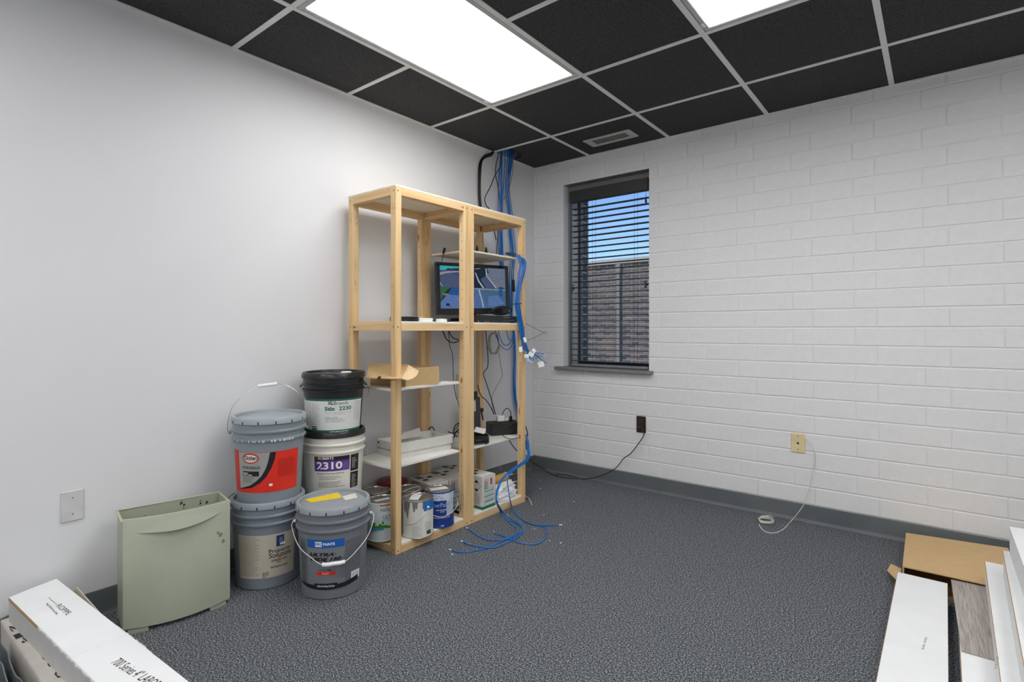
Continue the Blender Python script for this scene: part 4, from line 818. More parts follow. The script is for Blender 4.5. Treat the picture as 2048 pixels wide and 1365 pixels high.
caulk_carton('white caulk carton at the back behind the hazard diamond carton', (.236, -1.112), 0, .17, .117, .194)
M_TUBE = mat('caulk_tube_white', (232, 230, 224), .35); M_TAN = lin('tube_ochre', (206, 164, 84))
k = 0
tl = ['lowest front white caulk tube in the pile at the shelf end', 'middle white caulk tube of the bottom row in the pile', 'rear white caulk tube of the bottom row in the pile', 'white caulk tube lying in the front of the second row', 'white caulk tube lying at the back of the second row', 'ochre labelled caulk tube on top of the pile at the shelf end']
for i, (x, z) in enumerate(((.408, 0), (.356, 0), (.304, 0), (.382, .045), (.330, .045), (.356, .09))):
    t = thing('caulk_tube', tl[i], 'caulk tube', (x, -.968+.008*i, ZB+.0255+z), group='caulk tubes on the bottom shelf', rot=(-PI/2, 0, 0))
    ln = .165 if i < 5 else .14
    G().lathe([(.021, 0), (.0255, .001), (.0255, ln), (.022, ln+.004), (.010, ln+.006)], 20).build('barrel', M_TUBE if i != 5 else M_TAN, t); G().lathe([(.0265, ln-.012), (.0265, ln+.003), (.012, ln+.009)], 20).build('collar', M_TUBE, t)
    G().lathe([(.009, ln+.006), (.007, ln+.02), (.0025, ln+.075), (.001, ln+.076)], 12).build('nozzle', M_TUBE, t)
# crumpled clear plastic wrap around the tubes is left as a loose folded sheet
g = G(); rnd = random.Random(11); n = 9; vs = []; fs = []
for i in range(n):
    for j in range(n):
        u, v = i/(n-1), j/(n-1); vs.append((.437+rnd.uniform(-.008, .012)-.02*(v-.4)**2, -.955+.17*u+rnd.uniform(-.008, .008), ZB+.004+.10*v*(1-.5*abs(u-.5))+rnd.uniform(-.004, .004)*(1 if j else 0)))
for i in range(n-1):
    for j in range(n-1): a = i*n+j; fs.append((a, a+n, a+n+1, a+1))
g.add(vs, fs, 0, False); o = g.build('plastic_wrap', mat('clear_wrap', (236, 238, 238), .2, var=.04)); tag(o, 'crumpled white plastic wrap in front of the caulk tubes', 'plastic wrap')
md = o.modifiers.new('thick', 'SOLIDIFY'); md.thickness = .0008
# ================================================================== BIN
az = -math.atan2(.06, .345)
BN = thing('waste_bin', 'sage green plastic shredder bin with a bowed front, against the left wall', 'bin', (.228, -2.822, 0), rz=az)
bw, bd, bh, bow = .352, .165, .418, .034
fx = lambda y: bow*(1-(2*y/bw-1)**2)
g = G(); th = .004
g.box(-bd, -bd+th, 0, bw, .012, bh-.008); g.box(-bd+th, 0, 0, th, .012, bh-.010); g.box(-bd+th, 0, bw-th, bw, .012, bh-.010); g.box(-bd+th, 0, th, bw-th, .012, .018)
g.build('body', M_BIN, BN)
g = G(); g.box(-bd-.005, -bd+th, -.005, bw+.005, bh-.014, bh-.006, bev=.001); g.box(-bd, 0, -.005, .002, bh-.015, bh-.008, bev=.001); g.box(-bd, 0, bw-.002, bw+.005, bh-.015, bh-.008, bev=.001); g.build('rim', mat('bin_rim', (186, 184, 160), .5), BN)
n = 24; g = G(); vs = []; fs = []
for k in range(n+1):
    y = bw*k/n; f = fx(y); z0 = .014+.006*(2*k/n-1)**2
    vs += [(f+.002, y, z0), (f+.006, y, z0+.002), (f+.006, y, bh-.003), (f+.004, y, bh), (f-.002, y, bh), (f-.002, y, z0)]
for k in range(n):
    a = 6*k
    for q in range(6): fs.append((a+q, a+6+q, a+6+(q+1) % 6, a+(q+1) % 6))
fs += [tuple(range(6))[::-1], tuple(6*n+q for q in range(6))]
g.add(vs, fs, 0, True); g.build('front_panel', M_BIN, BN)
g = G(); vs = []; fs = []; n = 40
for k in range(n+1):
    u = k/n; y = bw*(.10+.80*u); f = fx(y)+.006; s_ = math.sin(PI*u); zb_ = bh-.052-.014*s_+.012*u
    vs += [(f-.0005, y, zb_+.044*s_+.0006), (f+.006*s_, y, zb_+.026*s_+.0003), (f+.016*s_, y, zb_), (f-.001, y, zb_-.001)]
for k in range(n):
    a = 4*k
    for q in range(3): fs.append((a+q, a+4+q, a+5+q, a+1+q))
g.add(vs, fs, 0, False); g.build('handle_lip', M_BIN, BN)
g = G()
for y0, y1 in ((.015, .075), (bw-.075, bw-.015)):
    g = G(); pl = [Vector((fx(y0)*.8-.02, y0, 0)), Vector((fx(y0)+.002, y0, 0)), Vector((fx(y1)+.002, y1, 0)), Vector((fx(y1)*.8-.02, y1, 0))]; g.prism(pl, (0, 0, .016)); g.build('foot', M_BIN, BN)
for y0, y1 in ((.015, .075), (bw-.075, bw-.015)): G().box(-bd+.005, -bd+.03, y0, y1, 0, .013).build('foot', M_BIN, BN)
g = G(); rnd = random.Random(4)
for k in range(34):
    y, z = rnd.uniform(.02, bw-.02), rnd.uniform(.03, .33); f = fx(y)+.0064; s_ = rnd.uniform(.0006, .0016); g.add([(f, y-s_, z), (f, y, z-s_), (f, y+s_, z), (f, y, z+s_*.8)], [(0, 1, 2, 3)])
for y, z, s_ in ((.315, .29, .010), (.325, .26, .008), (.305, .30, .006)): g.add([(fx(y+s_*math.cos(a)*rnd.uniform(.5, 1.1))+.0064, y+s_*math.cos(a)*.8, z+s_*math.sin(a)*rnd.uniform(.7, 1.3)) for a in [2*PI*q/9 for q in range(9)]], [tuple(range(9))])
o = g.build('scuff_specks', lin('bin_dirt', (140, 136, 112)), BN); o['kind'] = 'stuff'
g = G(); 
for k in range(9):
    y, z = rnd.uniform(.02, bw-.04), rnd.uniform(bh-.05, bh-.018); g.add([(-bd+th+.0005, y, z), (-bd+th+.0005, y+rnd.uniform(.003, .012), z+.004), (-bd+th+.0005, y+.004, z+rnd.uniform(.004, .016))], [(0, 1, 2)])
g.build('inner_scratches', M_BLACK, BN)['kind'] = 'stuff'
# ================================================================== CARTONS AT THE LEFT
g = None
LC = thing('flat_carton', 'worn off-white carton underneath the long white carton, left foreground', 'carton', (.045, -3.105, 0), rz=.024)
ln = 1.24
G().box(0, ln, -.014, .146, 0, .1195, bev=.002).build('box', M_CARTD, LC)
G().prism([Vector((.11, .147, .10)), Vector((.50, .147, .10)), Vector((.44, .153, .196)), Vector((.145, .156, .208)), Vector((.12, .154, .185))], (0, .003, 0)).build('side_flap', mat('flap_beige', (184, 178, 160), .7), LC)
vs = []; fs = []; g = G()
for k in range(90):
    x = .01+k*.0078; g.add([(x, -.0143, .1199), (x+.0062, -.0143, .1199), (x+.0031, -.0178-random.uniform(0, .002), .1185)], [(0, 2, 1)])
g.build('torn_edge', M_CARTD, LC)
g = G(); inv = (Matrix.Translation((.045, -3.105, 0)) @ Matrix.Rotation(.024, 4, 'Z')).inverted()
lw = lambda px, py: inv @ at_z(px, py, .1199)
def blob(pts): G().add([lw(*p)+UP*.0002 for p in pts], [tuple(range(len(pts)))]).build('printed_letter', M_BLACK, LC)
K = 130/1314; K2 = 135/1365
cv = lambda x, y: (x*K, 1230+y*K2)
for poly in ([(260, 420), (390, 370), (420, 430), (480, 440), (330, 500)], [(400, 400), (440, 370), (510, 450), (470, 470)], [(440, 480), (470, 470), (580, 535), (540, 550)], [(430, 545), (480, 530), (520, 560), (450, 580)], [(180, 240), (230, 235), (330, 280), (310, 300), (190, 270)], [(190, 290), (215, 285), (290, 345), (240, 345)], [(730, 710), (745, 710), (785, 760), (770, 765)], [(845, 870), (865, 845), (925, 910), (880, 915)], [(955, 1000), (985, 975), (1050, 1055), (985, 1050)], [(1100, 1210), (1120, 1160), (1150, 1180), (1150, 1230), (1245, 1265), (1170, 1285)]): blob([cv(*p) for p in poly])
UC = thing('long_carton', 'long white carton printed with black lettering, lying in the left foreground', 'carton', (.079, -3.103, .1197), rz=.066)
inv = (Matrix.Translation((.079, -3.103, .1197)) @ Matrix.Rotation(.066, 4, 'Z')).inverted()
hU = .0803; wU = .137; lU = 1.23
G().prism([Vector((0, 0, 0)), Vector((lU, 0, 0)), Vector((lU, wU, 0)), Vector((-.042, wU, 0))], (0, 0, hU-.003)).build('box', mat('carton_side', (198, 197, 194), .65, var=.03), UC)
G().prism([Vector((-.001, .001, hU-.003)), Vector((lU, .001, hU-.003)), Vector((lU, wU+.001, hU-.003)), Vector((-.043, wU+.001, hU-.003)), Vector((-.02, wU*.4, hU-.003))], (0, 0, .003)).build('top_flap', M_CARTW, UC)
G().box(.0, .30, -.0012, .003, hU-.009, hU-.0026).build('exposed_edge', M_CARDD, UC)
g = G(); rnd = random.Random(9)
for k in range(420):
    x = .31+k*.0021; d_ = .0012+.0055*abs(math.sin(k*.11))*rnd.random(); g.add([(x, .003, hU+.0002), (x+.0042, .003, hU+.0002), (x+.002+rnd.uniform(-.003, .003), -d_, hU-.002-rnd.uniform(0, .004))], [(0, 2, 1)])
g.build('frayed_paper', M_CARTW, UC); g = G()
for k in range(60):
    x = .50+k*.004; g.add([(x, wU-.001, hU+.0002), (x+.006, wU-.001, hU+.0002), (x+.003, wU+.004+rnd.uniform(0, .003)*(1 if 15 < k < 50 else 0), hU-.001)], [(0, 1, 2)])
g.build('frayed_paper', M_CARTW, UC)
G().box(.57, .585, .003, wU-.002, hU-.0002, hU+.0006).build('tape_ridge', M_CARTW, UC)
pu = lambda px, py: inv @ at_z(px, py, .2)
g = G()
def ptext(s, bl, br, tl, bold=0, shear=0, k=1.0): 
    o_ = pu(*bl); U = pu(*br)-o_; V = pu(*tl)-o_; U.z = V.z = 0; o_.z = hU+.0001; text_flat(g, s, o_, U*k, V, bold, shear)
ptext('ROPPE', (111.5, 1214), (133.5, 1232.5), (121.5, 1207.5), .0, .1); ptext('The Importance of', (95, 1197.5), (112, 1211), (98.5, 1195.5), .01); ptext('Thank YOU for Your Order', (91, 1209), (113, 1231), (95.5, 1206.5), .01)
g.build('printed_lettering', M_BLACK, UC); g = G()
ptext('700 Series 4" LABOR', (220, 1327.7), (271, 1358.5), (242.6, 1316), .0, 0, 1.62)
g.build('printed_lettering', M_BLACK, UC)
# loose rubber base offcuts at the very edge
sl = ['grey rubber base offcut nearest the cartons, standing on edge', 'grey rubber base offcut in the middle of the three, standing on edge', 'short grey rubber base offcut at the photo edge']
for lb, pts, dx_ in ((sl[0], [(12, 1284), (22, 1303), (38, 1317), (48, 1345), (52, 1365)], .45), (sl[1], [(0, 1293), (8, 1312), (25, 1322), (33, 1340), (38, 1365)], .42), (sl[2], [(8, 1329), (15, 1337), (19, 1352), (20, 1365)], .40)):
    w3 = [at_z(x, y, .1) for x, y in pts]; w3 = [Vector((p.x, min(p.y, -3.134)-.004, 0)) for p in w3]
    off = {0: 0, 1: -.022, 2: -.045}[sl.index(lb)]
    path = [Vector((p.x, -3.139+(.004*math.sin(k*1.7+off*90))+off, 0)) for k, p in enumerate(w3)]; path += [path[-1]+Vector((.2, -.012, 0)), path[-1]+Vector((.5, -.03, 0))]
    sp_ = spline(path, 6); g = G(); vs = []; fs = []
    for k, p in enumerate(sp_):
        for dy_, z in ((0, 0), (.003, 0), (.003, .1), (0, .1)): vs.append((p.x, p.y+dy_, z))
    for k in range(len(sp_)-1):
        a = 4*k
        for q in range(4): fs.append((a+q, a+4+q, a+4+(q+1) % 4, a+(q+1) % 4))
    fs += [(0, 1, 2, 3), tuple(4*(len(sp_)-1)+q for q in (3, 2, 1, 0))]
    g.add(vs, fs, 0, True); tag(g.build('base_offcut', M_BASE), lb, 'base strip', 'rubber base offcuts on the floor')
# ================================================================== CARTONS AT THE RIGHT
def plank_box(label, p, az, wd, ln, z0, z1, edge=True, m=M_CARTW):
    t = thing('plank_carton', label, 'carton', (p[0], p[1], z0), rz=az, group='long white flooring cartons')
    G().box(0, wd, -ln, 0, 0, z1-z0-.002, bev=.001).build('box', m, t); G().box(-.0008, wd, -ln, .0008, z1-z0-.002, z1-z0, bev=.0005).build('top_flap', m, t)
    if edge: g = G(); g.box(-.0022, .001, -ln, 0, z1-z0-.005, z1-z0-.0006); g.build('raw_edge', M_CARDD, t)
    return t
t = plank_box('long white flooring carton lying nearest the open carpet, right foreground', (2.404, -.729), -.008, .159, 1.22, 0, .10)
g = G(); o_ = at_z(1855, 1300, .1); 
for (x, y) in ((1848, 1300),): 
    b_, r_, t_ = at_z(x, y, .1), at_z(x+7, y-24, .1), at_z(x-5, y, .1); text_flat(g, '8181 8181', b_+UP*.0004, r_-b_, (t_-b_), .0)
stamp = g.build('stamp', M_SMUDGE, t)
def fix_world(o, root):
    m = (Matrix.Translation(root.location) @ root.rotation_euler.to_matrix().to_4x4()).inverted(); o.matrix_parent_inverse = Matrix(); o.location = (0, 0, 0); o.rotation_euler = (0, 0, 0)
    for v in o.data.vertices: v.co = m @ v.co
fix_world(stamp, t)
t = plank_box('white flooring carton under the grey plank, beside the carpet gap', (2.592, -.735), -.004, .16, 1.22, 0, .092)
tag(G().box(0, .152, -.60, 0, 0, .005, bev=.0006).build('vinyl_plank', plank_mat(), loc=(2.574, -.668, .0925), rot=(0, 0, .030)), 'grey wood-grain vinyl plank lying on the white cartons', 'plank')
t = plank_box('white flooring carton resting across the grey plank, lowest of the three stacked ones', (2.680, -.645), -.018, .165, 1.22, .098, .19)
g = G(); b_, r_, t_ = at_z(1994, 1340, .19), at_z(1998, 1315, .19), at_z(1988, 1340, .19); text_flat(g, 'V18 8181', b_+UP*.0003, r_-b_, t_-b_); o = g.build('stamp', M_SMUDGE, t); fix_world(o, t)
t = plank_box('white flooring carton in the middle of the right-hand stack, with a frayed brown edge', (2.722, -.788), -.026, .165, 1.22, .19, .29)
t = plank_box('topmost white flooring carton of the stack at the right edge', (2.737, -.815), .001, .165, 1.22, .29, .39, False)
# opened brown carton lying towards the wall
BC = thing('opened_carton', 'opened brown cardboard carton lying flat between the white cartons and the wall', 'carton', (2.6, -.33, 0))
p = [at_z(1812, 1068, .058), at_z(2016, 1099, .09), at_z(1975, 1172, .104), at_z(1805, 1135, .104)]
p[0].y = max(p[0].y, -.06); p[0].y = min(p[0].y, -.03)
p[1].y = min(p[1].y, -.05); inw(BC, G().prism([p[0], p[3], p[2]+Vector((.1, .0, 0)), p[1]], (0, 0, .005)), 'lid_panel', M_CARD)
inw(BC, G().prism([p[0], p[3], Vector((p[3].x, p[3].y, 0)), Vector((p[0].x, p[0].y, 0))], (.005, 0, 0)), 'side_panel', M_CARD)
inw(BC, G().prism([p[0], p[1], Vector((p[1].x, p[1].y, 0)), Vector((p[0].x, p[0].y, 0))], (0, -.005, 0)), 'back_panel', M_CARD)
q = [at_z(1803, 1140, .06), at_z(1782, 1130, .035), at_z(1774, 1143, .03), at_z(1797, 1166, .055)]; inw(BC, G().prism(q, (0, 0, .004)), 'torn_tab', M_CARD)
inw(BC, G().box(2.42, 2.74, -.64, -.12, 0, .006), 'floor_panel', M_CARDD)
# ================================================================== PLATES AND CORDS ON THE WALLS
t = thing('blank_plate', 'blank grey wall plate on the left wall above the white carton', 'wall plate', (0, -2.917, .447)); G().box(.0, .006, -.0345, .0345, -.057, .057, bev=.003).build('plate', mat('plate_white', (206, 206, 205), .45), t)
g = G()
for z in (-.03, .03): g.tube([(.0055, 0, z), (.0066, 0, z)], .0028, 8)
g.build('screws', M_TIN, t)
t = thing('wall_outlet', 'dark brown wall outlet with a plug, under the window', 'outlet', (.925, -.0005, .45)); G().box(-.035, .035, -.006, .001, -.057, .057, bev=.003).build('plate', mat('outlet_brown', (52, 38, 34), .4), t)
for z in (-.02, .02): G().lathe([(.017, 0), (.017, .003), (.001, .0035)], 18).build('receptacle', mat('outlet_brown2', (64, 46, 40), .4), t, loc=(0, -.0055, z), rot=(PI/2, 0, 0))
t = thing('power_cable', 'black power cord running from the brown outlet down across the carpet to the shelf', 'cord', (.925, -.03, .43))
pts = [at_y(1282, 855, -.028), at_y(1286, 862, -.035), at_y(1287.5, 871, -.028), at_y(1279, 885, -.026), at_y(1262, 907, -.03), at_y(1247, 918, -.034), at_y(1230, 938, -.04), at_y(1198, 953.5, -.028)]+[at_z(x, y, .0032) for x, y in ((1165, 959), (1130, 956), (1105, 950))]+[at_y(1085, 938, -.03), at_x(1068, 927, .045), at_x(1057, 917, .06), at_x(1050, 910, .08)]
inw(t, G().tube(spline(pts, 6), .0032, 7), 'wire', M_BLKC); inw(t, G().tube([at_y(1280, 854, -.008), at_y(1281, 855, -.03)], [.014, .011], 12), 'plug', M_BLKC)
tag(G().tube(spline([at_z(x, y, .0032) for x, y in ((1110, 951), (1120, 948.5), (1136, 951), (1156, 956))], 5), .003, 6).build('cord_offcut', M_BLKC), 'short loop of black cord by the baseboard under the window', 'cord')
t = thing('phone_jack', 'ivory phone jack plate low on the block wall', 'wall plate', (1.899, -.0005, .4495)); G().box(-.037, .037, -.006, .001, -.0555, .0555, bev=.003).build('plate', mat('ivory', (226, 208, 160), .45), t)
G().prism([(-.007, -.0065, -.006), (.007, -.0065, -.006), (.004, -.0065, .003), (0, -.0065, .009), (-.004, -.0065, .003)], (0, -.001, 0)).build('socket', M_HOLE, t); g = G()
for z in (-.038, .038): g.tube([(0, -.0055, z), (0, -.0068, z)], .0028, 8)
g.build('screws', M_HOLE, t)
t = thing('phone_cable', 'cream phone cord dropping from the jack to a small coil on the carpet', 'cord', (1.95, -.03, .45))
pts = [at_y(1611, 879, -.004), at_y(1616, 881, -.02), at_y(1624, 893, -.026), at_y(1628, 908, -.024), at_y(1628, 925, -.024), at_y(1623, 955, -.028), at_y(1618, 978, -.032), at_y(1609, 1006, -.04), at_y(1598, 1024, -.05)]+[at_z(x, y, .003) for x, y in ((1582, 1043), (1568, 1058), (1552, 1066), (1536, 1066), (1524, 1059), (1518, 1049))]
inw(t, G().tube(spline(pts, 6), .0022, 7), 'wire', M_WHTC)
pts = []; rnd = random.Random(2)
for k in range(54):
    a = 2*PI*k/12; c_ = at_z(1532, 1044, .004); pts.append(Vector((c_.x+.036*math.cos(a)*(1+rnd.uniform(-.15, .15)), c_.y+.05*math.sin(a)*(1+rnd.uniform(-.1, .1)), .004+.0035*(k/12)+rnd.uniform(0, .002))))
pts += [at_z(1538, 1032, .012), at_z(1547, 1036, .006)]
inw(t, G().tube(spline(pts, 2), .0022, 6), 'coil', M_WHTC)
# ================================================================== CABLES
def cable(name, label, pts, r, m, group=None, ends=None, n=6):
    sp_ = spline(pts, n)
    o = G().tube(sp_, r, 6).build(name, m); tag(o, label, 'cable', group)
    if ends:
        a, b = sp_[-1], sp_[-1]+(sp_[-1]-sp_[-3]).normalized()*.018; G().tube([a, a+(b-a)*.4, b], [.0036, .0046, .0046], 4).build('plug_end', M_CLEAR, o)
    return o
rnd = random.Random(21)
LB = 'blue network cable in the bundle dropping from the ceiling behind the shelf'
for b_, cx_ in ((0, [(1003, 301), (1003, 320), (1002.5, 345), (1003, 375), (1002.5, 420), (1001, 462), (1003, 512), (1004, 545)]), (1, [(1020, 301), (1020, 320), (1017, 350), (1015.5, 383), (1020, 430), (1021, 462), (1025, 505), (1023, 540), (1022, 585), (1023, 630), (1028, 665), (1029, 690), (1029, 722), (1028, 757), (1029.5, 795), (1037, 830), (1044, 862)])):
    for i in range(7):
        off = -4.5+1.5*i+rnd.uniform(-.4, .4); ph = rnd.uniform(0, 6); pts = []
        for k, (x, y) in enumerate(cx_):
            w_ = 1 if k < 9 else .6; xx = x+off*(1 if b_ == 0 or k < 9 else .45)*(.85+.3*math.sin(k*.9+ph)); xx += (1.5 if k < 9 else .5)*math.sin(k*.8+ph*2); dep = .018+.011*(i % 3)+.004*math.sin(k+ph)
            if y < 310: p_ = at_x(xx, 307, dep); p_.z = H+.12
            else: p_ = at_x(xx, y, dep)
            pts.append(p_)
        cable('network_cable', LB, pts, .0029, M_BLUEC, 'blue cables dropping from the ceiling')
# front bundle hanging over the upper shelf and down the right post
LF = 'blue network cable in the bundle hanging down the front of the right post'
ends_ = [(1088, 709), (1086, 714), (1080, 716), (1074, 719), (1068, 721), (1064, 723), (1060, 721), (1056, 718), (1092, 726), (1052, 712)]
for i in range(10):
    o_ = (i-4.5)*1.45; e = ends_[i]; ph = rnd.uniform(0, 6)
    base = [(1014, 508, .20), (1028, 509, .32), (1036, 512, .43), (1043, 519, .468), (1046, 530, .474), (1043, 548, .476), (1037, 574, .472), (1034, 606, .470), (1039, 638, .472), (1044, 662, .474), (1047, 681, .478), (1052, 700, .485)]
    pts = []
    for k, (x, y, X_) in enumerate(base):
        w_ = .5 if k < 3 else (1 if k < 6 else (.7 if k < 10 else .6)); pts.append(at_x(x+o_*w_+.7*math.sin(k*1.1+ph), y+(o_*.25+2.2*math.sin(ph*3+k) if k < 3 else 0), X_+.011*math.sin(i*2.1+k*.4)))
    pts.append(at_x(e[0], e[1], .50+.004*(i % 4)))
    cable('network_cable', LF, pts, .0026, M_BLUEC, 'blue cables hanging on the right post', ends=True)
WT_ = M_WHITE
for k, (x, y, w_, h_, a) in enumerate(((1041.5, 699, 6, 9, .1), (1050, 680, 5, 9, .3), (1062, 709, 10, 8, -.5), (1053, 713, 8, 7, .2), (1068, 702, 6, 8, .6), (1082, 729, 11, 10, .25))):
    p_ = at_x(x, y, .512); s_ = 1.2/340
    o = G().box(-.0006, .0006, -w_*s_/2, w_*s_/2, -h_*s_/2, h_*s_/2).build('cable_tag', WT_, loc=p_, rot=(a, 0, -.75)); tag(o, ('white tag leftmost on the cable ends, against the right post', 'white tag highest up on the hanging blue cables', 'large white tag in the middle of the cable ends', 'white tag just below the middle of the cable ends', 'narrow white tag on the upper right of the cable ends', 'square white tag hanging lowest, over the block wall')[k], 'tag', 'white tags on the cable ends')
tag(G().box(-.008, .008, -.011, .011, -.04, .04, bev=.004).build('cable_adapter', M_DARKP, loc=at_x(1027, 572, .33), rot=(.1, 0, .2)), 'small black adapter hanging among the blue cables right of the monitor', 'adapter')
# cable ties sticking out
for lb, a_, b_ in (('thin black tie tail sticking up from the blue bundle beside the window', (1052, 683), (1091, 664)), ('thin black tie tail sticking down from the post beside the window', (1052, 648), (1095, 668))):
    tag(G().tube(spline([at_x(*a_, .47), at_x((a_[0]+b_[0])/2, (a_[1]+b_[1])/2+1, .49), at_x(*b_, .50)], 4), .0013, 5).build('cable_tie', M_BLKC), lb, 'cable tie')
o = G().tube([at_x(1026, 609, .478), at_x(1033, 608, .486), at_x(1040, 608, .484), at_x(1043, 607, .48)], .0028, 6).build('cable_tie', M_BLKC); tag(o, 'black cable tie cinching the blue bundle on the right post', 'cable tie')
# floor bundle: comes round the right post and spreads over the carpet
up_ = [(1050, 868, .30), (1055, 882, .40), (1056.5, 900, .470), (1057.5, 909, .482), (1053, 921, .488), (1040, 931, .492), (1020, 945, .50), (1004, 962, .515), (995.5, 983, .535), (994, 1004, .55)]
fl = [('end with a clear plug nearest the shelf corner on the carpet', [(1003, 1030), (1020, 1042), (1040, 1052), (1047, 1061), (1043, 1069), (1030, 1078), (1010, 1088), (990, 1095.5), (965, 1095), (940, 1090), (926, 1084.5)]),
      ('longest blue cable trailing furthest left on the carpet', [(1003, 1030), (1022, 1048), (1036, 1061), (1030, 1070), (1010, 1079), (990, 1090), (965, 1099), (935, 1105), (915, 1104.5), (903, 1101.5)]),
      ('blue cable curling back to end under the shelf rail', [(1006, 1025), (1025, 1040), (1042, 1050), (1046, 1060), (1038, 1069), (1018, 1078), (1000, 1081), (975, 1080), (955, 1072), (943, 1062), (936, 1058)]),
      ('blue cable making a wide loop to the right on the carpet', [(1022, 1012), (1030, 1026), (1042, 1038), (1060, 1048), (1080, 1052), (1091, 1056), (1095, 1066), (1090, 1078), (1075, 1088), (1055, 1089), (1030, 1083), (1010, 1074), (992, 1068), (988.5, 1065.5)]),
      ('blue cable pointing right, its clear plug furthest from the shelf', [(1024, 1014), (1031, 1024), (1042, 1038), (1058, 1047), (1078, 1051), (1100, 1051), (1118, 1051)])]
for i, (lb, f_) in enumerate(fl):
    o_ = (i-2)*1.3
    if i < 3: pts = [at_x(x+o_*.8, y+o_*.5, X_) for x, y, X_ in up_]+[at_z(1000+i*2, 1022, .03)]
    else: pts = [at_x(x+o_*.8, y+o_*.5, X_) for x, y, X_ in up_[:7]]+[at_x(1014+i*.3, 962, .505), at_x(1016+i*.4, 982, .525), at_x(1020, 1000, .545)]
    pts += [at_z(x, y, .0032+.003*(k > 2 and (i+k) % 2)) for k, (x, y) in enumerate(f_)]
    cable('network_cable', lb if lb.startswith(('blue', 'longest')) else 'blue cable '+lb, pts, .0030, M_BLUEC, 'blue cables spread on the carpet', ends=True)
# black cables on the wall
for i in range(4):
    o_ = i*1.5-2; pts = [at_x(991+o_, 307, .02)]; pts[0].z = H+.06
    pts += [at_x(x+o_*(1 if k > 1 else .2), y+(o_*1.2 if k < 2 else 0), .014+.004*i) for k, (x, y) in enumerate(((984, 307), (970, 313), (961, 326), (958.5, 357), (958.5, 391), (960, 415), (960, 470), (962, 520)))]
    cable('black_cable', 'black cable in the group bent over to the left of the blue cables', pts, .0034, M_BLKC, 'black cables bent along the left wall')
cable('black_cable', 'black cable swinging out in a wide curve above the shelf top', [at_x(1002, 300, .03)+UP*.05]+[at_x(x, y, .03) for x, y in ((1002, 304), (1001, 331), (990.5, 350), (981, 373), (970, 396), (972, 410), (979, 420), (985, 445), (992, 480))], .0034, M_BLKC)
cable('black_cable', 'black cable dropping almost straight beside the blue bundle above the shelf', [at_x(997, 300, .035)+UP*.05]+[at_x(x, y, .035) for x, y in ((997, 305), (992, 330), (991, 349), (996, 374), (1000, 411), (998, 450), (994, 490), (993, 508))], .0032, M_BLKC)
cable('brown_wire', 'thin brown wire right of the blue bundle under the ceiling', [at_x(1027, 300, .02)+UP*.05]+[at_x(x, y, .02) for x, y in ((1026, 322), (1025, 345), (1021, 366), (1014, 385), (1007, 400))], .0018, mat('brown_wire_m', (84, 64, 52), .5))
XW = .06
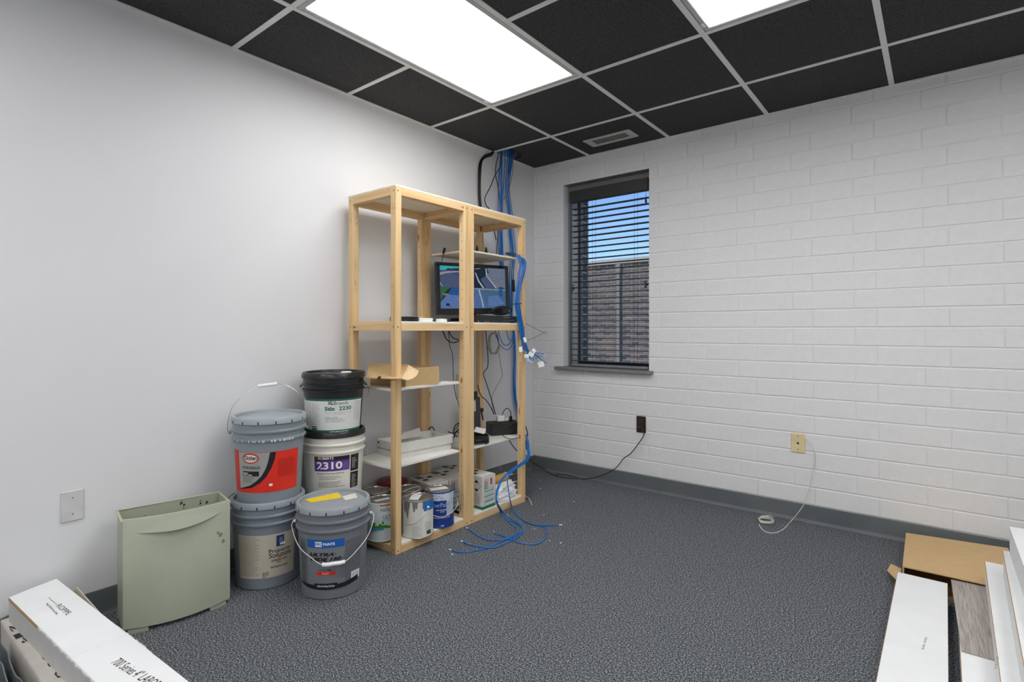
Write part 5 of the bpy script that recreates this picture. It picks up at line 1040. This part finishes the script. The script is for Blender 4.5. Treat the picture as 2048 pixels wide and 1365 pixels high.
for lb, pp, r_, m_ in (('black cable drooping in an arc below the middle shelf, left bay', [(880, 655), (887, 666), (894, 680), (906, 686), (920, 681), (930, 672)], .0034, M_BLKC), ('black cable in the smaller arc below the middle shelf, left bay', [(895, 655), (899, 666), (907, 677), (920, 679), (932, 674)], .0034, M_BLKC),
    ('thin black cable running down the wall behind the left bay', [(897, 660), (899, 690), (905, 712), (907, 760), (911, 790), (918, 812), (918.5, 846), (908, 862), (900, 880)], .0022, M_BLKC),
    ('black cable running from the middle shelf down to the battery backup', [(971, 655), (973, 680), (976, 715), (975, 735), (967, 747), (972, 765), (983, 800), (991, 829)], .003, M_BLKC),
    ('beige cable hanging below the grey coil in the right bay', [(998, 706), (1000, 725), (1004, 745), (1003, 756), (994, 772), (984, 795), (986, 820), (989, 829)], .003, M_GREYC),
    ('black cable curving from the upright device to the battery backup', [(955, 770), (962, 792), (971, 800), (981, 814), (988, 829)], .003, M_BLKC),
    ('blue cable sagging in a loop below the middle shelf, right bay', [(990, 655), (993, 672), (1000, 690), (1010, 699), (1018, 699), (1024, 690), (1027, 680)], .0028, M_BLUEC), ('blue cable in the shallow loop below the middle shelf, right bay', [(996, 655), (999, 672), (1006, 688), (1014, 691), (1023, 684), (1027, 676)], .0028, M_BLUEC), ('blue cable bent short below the middle shelf, right bay', [(1012, 655), (1015, 672), (1020, 682), (1026, 672), (1028, 660)], .0028, M_BLUEC),
    ('black cable trailing below the right bay lower shelf', [(1018, 880), (1026, 893), (1034, 902), (1044, 912)], .003, M_BLKC), ('thin grey wire hanging under the right bay lower shelf', [(993, 896), (993, 915), (998, 928), (1003, 941)], .0014, M_GREYC)):
    cable('hanging_cable', lb, [at_x(x, y, (.36 if 'lower shelf' in lb else XW) if 'battery' not in lb else .13) for x, y in pp], r_, m_)
for lb, pp in (('black cable looping out left of the middle post above the lower shelf', [(921, 846), (912, 850), (907, 862), (910, 872), (921, 876)]), ('black cable bent round beside the drawer tray', [(921, 858), (914, 862), (908, 876), (912, 886), (921, 888)]), ('black cable lying across behind the drawer tray', [(896, 864), (905, 867), (914, 864), (922, 868)]), ('small black loop of cable behind the drawer tray by the back post', [(858, 870), (859, 858), (864, 854.5), (868, 860), (868, 870)])):
    cable('hanging_cable', lb, [at_x(x, y, .13) for x, y in pp], .0034, M_BLKC)
coil_up('cable_coil', 'grey beige coiled cable hanging under the middle shelf in the right bay', 'cable', tuple(at_x(986, 687, .05)), .062, 5, .0033, M_GREYC, seed=6, squash=(.9, 1.22))
cable('black_cable', 'short black cable behind the right post near the floor', [at_x(x, y, .30) for x, y in ((1048, 846), (1054, 862), (1055, 872), (1052, 884), (1053, 900))], .0036, M_BLKC)
cable('white_wire', 'short white wire with a plug poking out past the shelf end', [at_z(x, y, .004) for x, y in ((1046, 990), (1055, 995), (1061, 1003), (1063.5, 1011))], .0026, M_WHTC)
# crumbs on the carpet
for k, (x, y) in enumerate(((1081, 978), (1088, 1031), (1069, 1059), (1122, 1087), (1015, 1031), (1080, 962), (1060, 941), (1148, 1004), (905, 1110), (1100, 1083))):
    p_ = at_z(x, y, .0); s_ = rnd.uniform(.003, .006); o = G().prism([Vector((s_*math.cos(a)*rnd.uniform(.6, 1.3), s_*math.sin(a)*rnd.uniform(.5, 1), 0)) for a in [2*PI*q/6 for q in range(6)]], (0, 0, .0025)).build('paper_crumb', M_WHITE, loc=p_); tag(o, 'tiny white crumb on the grey carpet near the cables', 'crumb', 'white crumbs on the carpet')
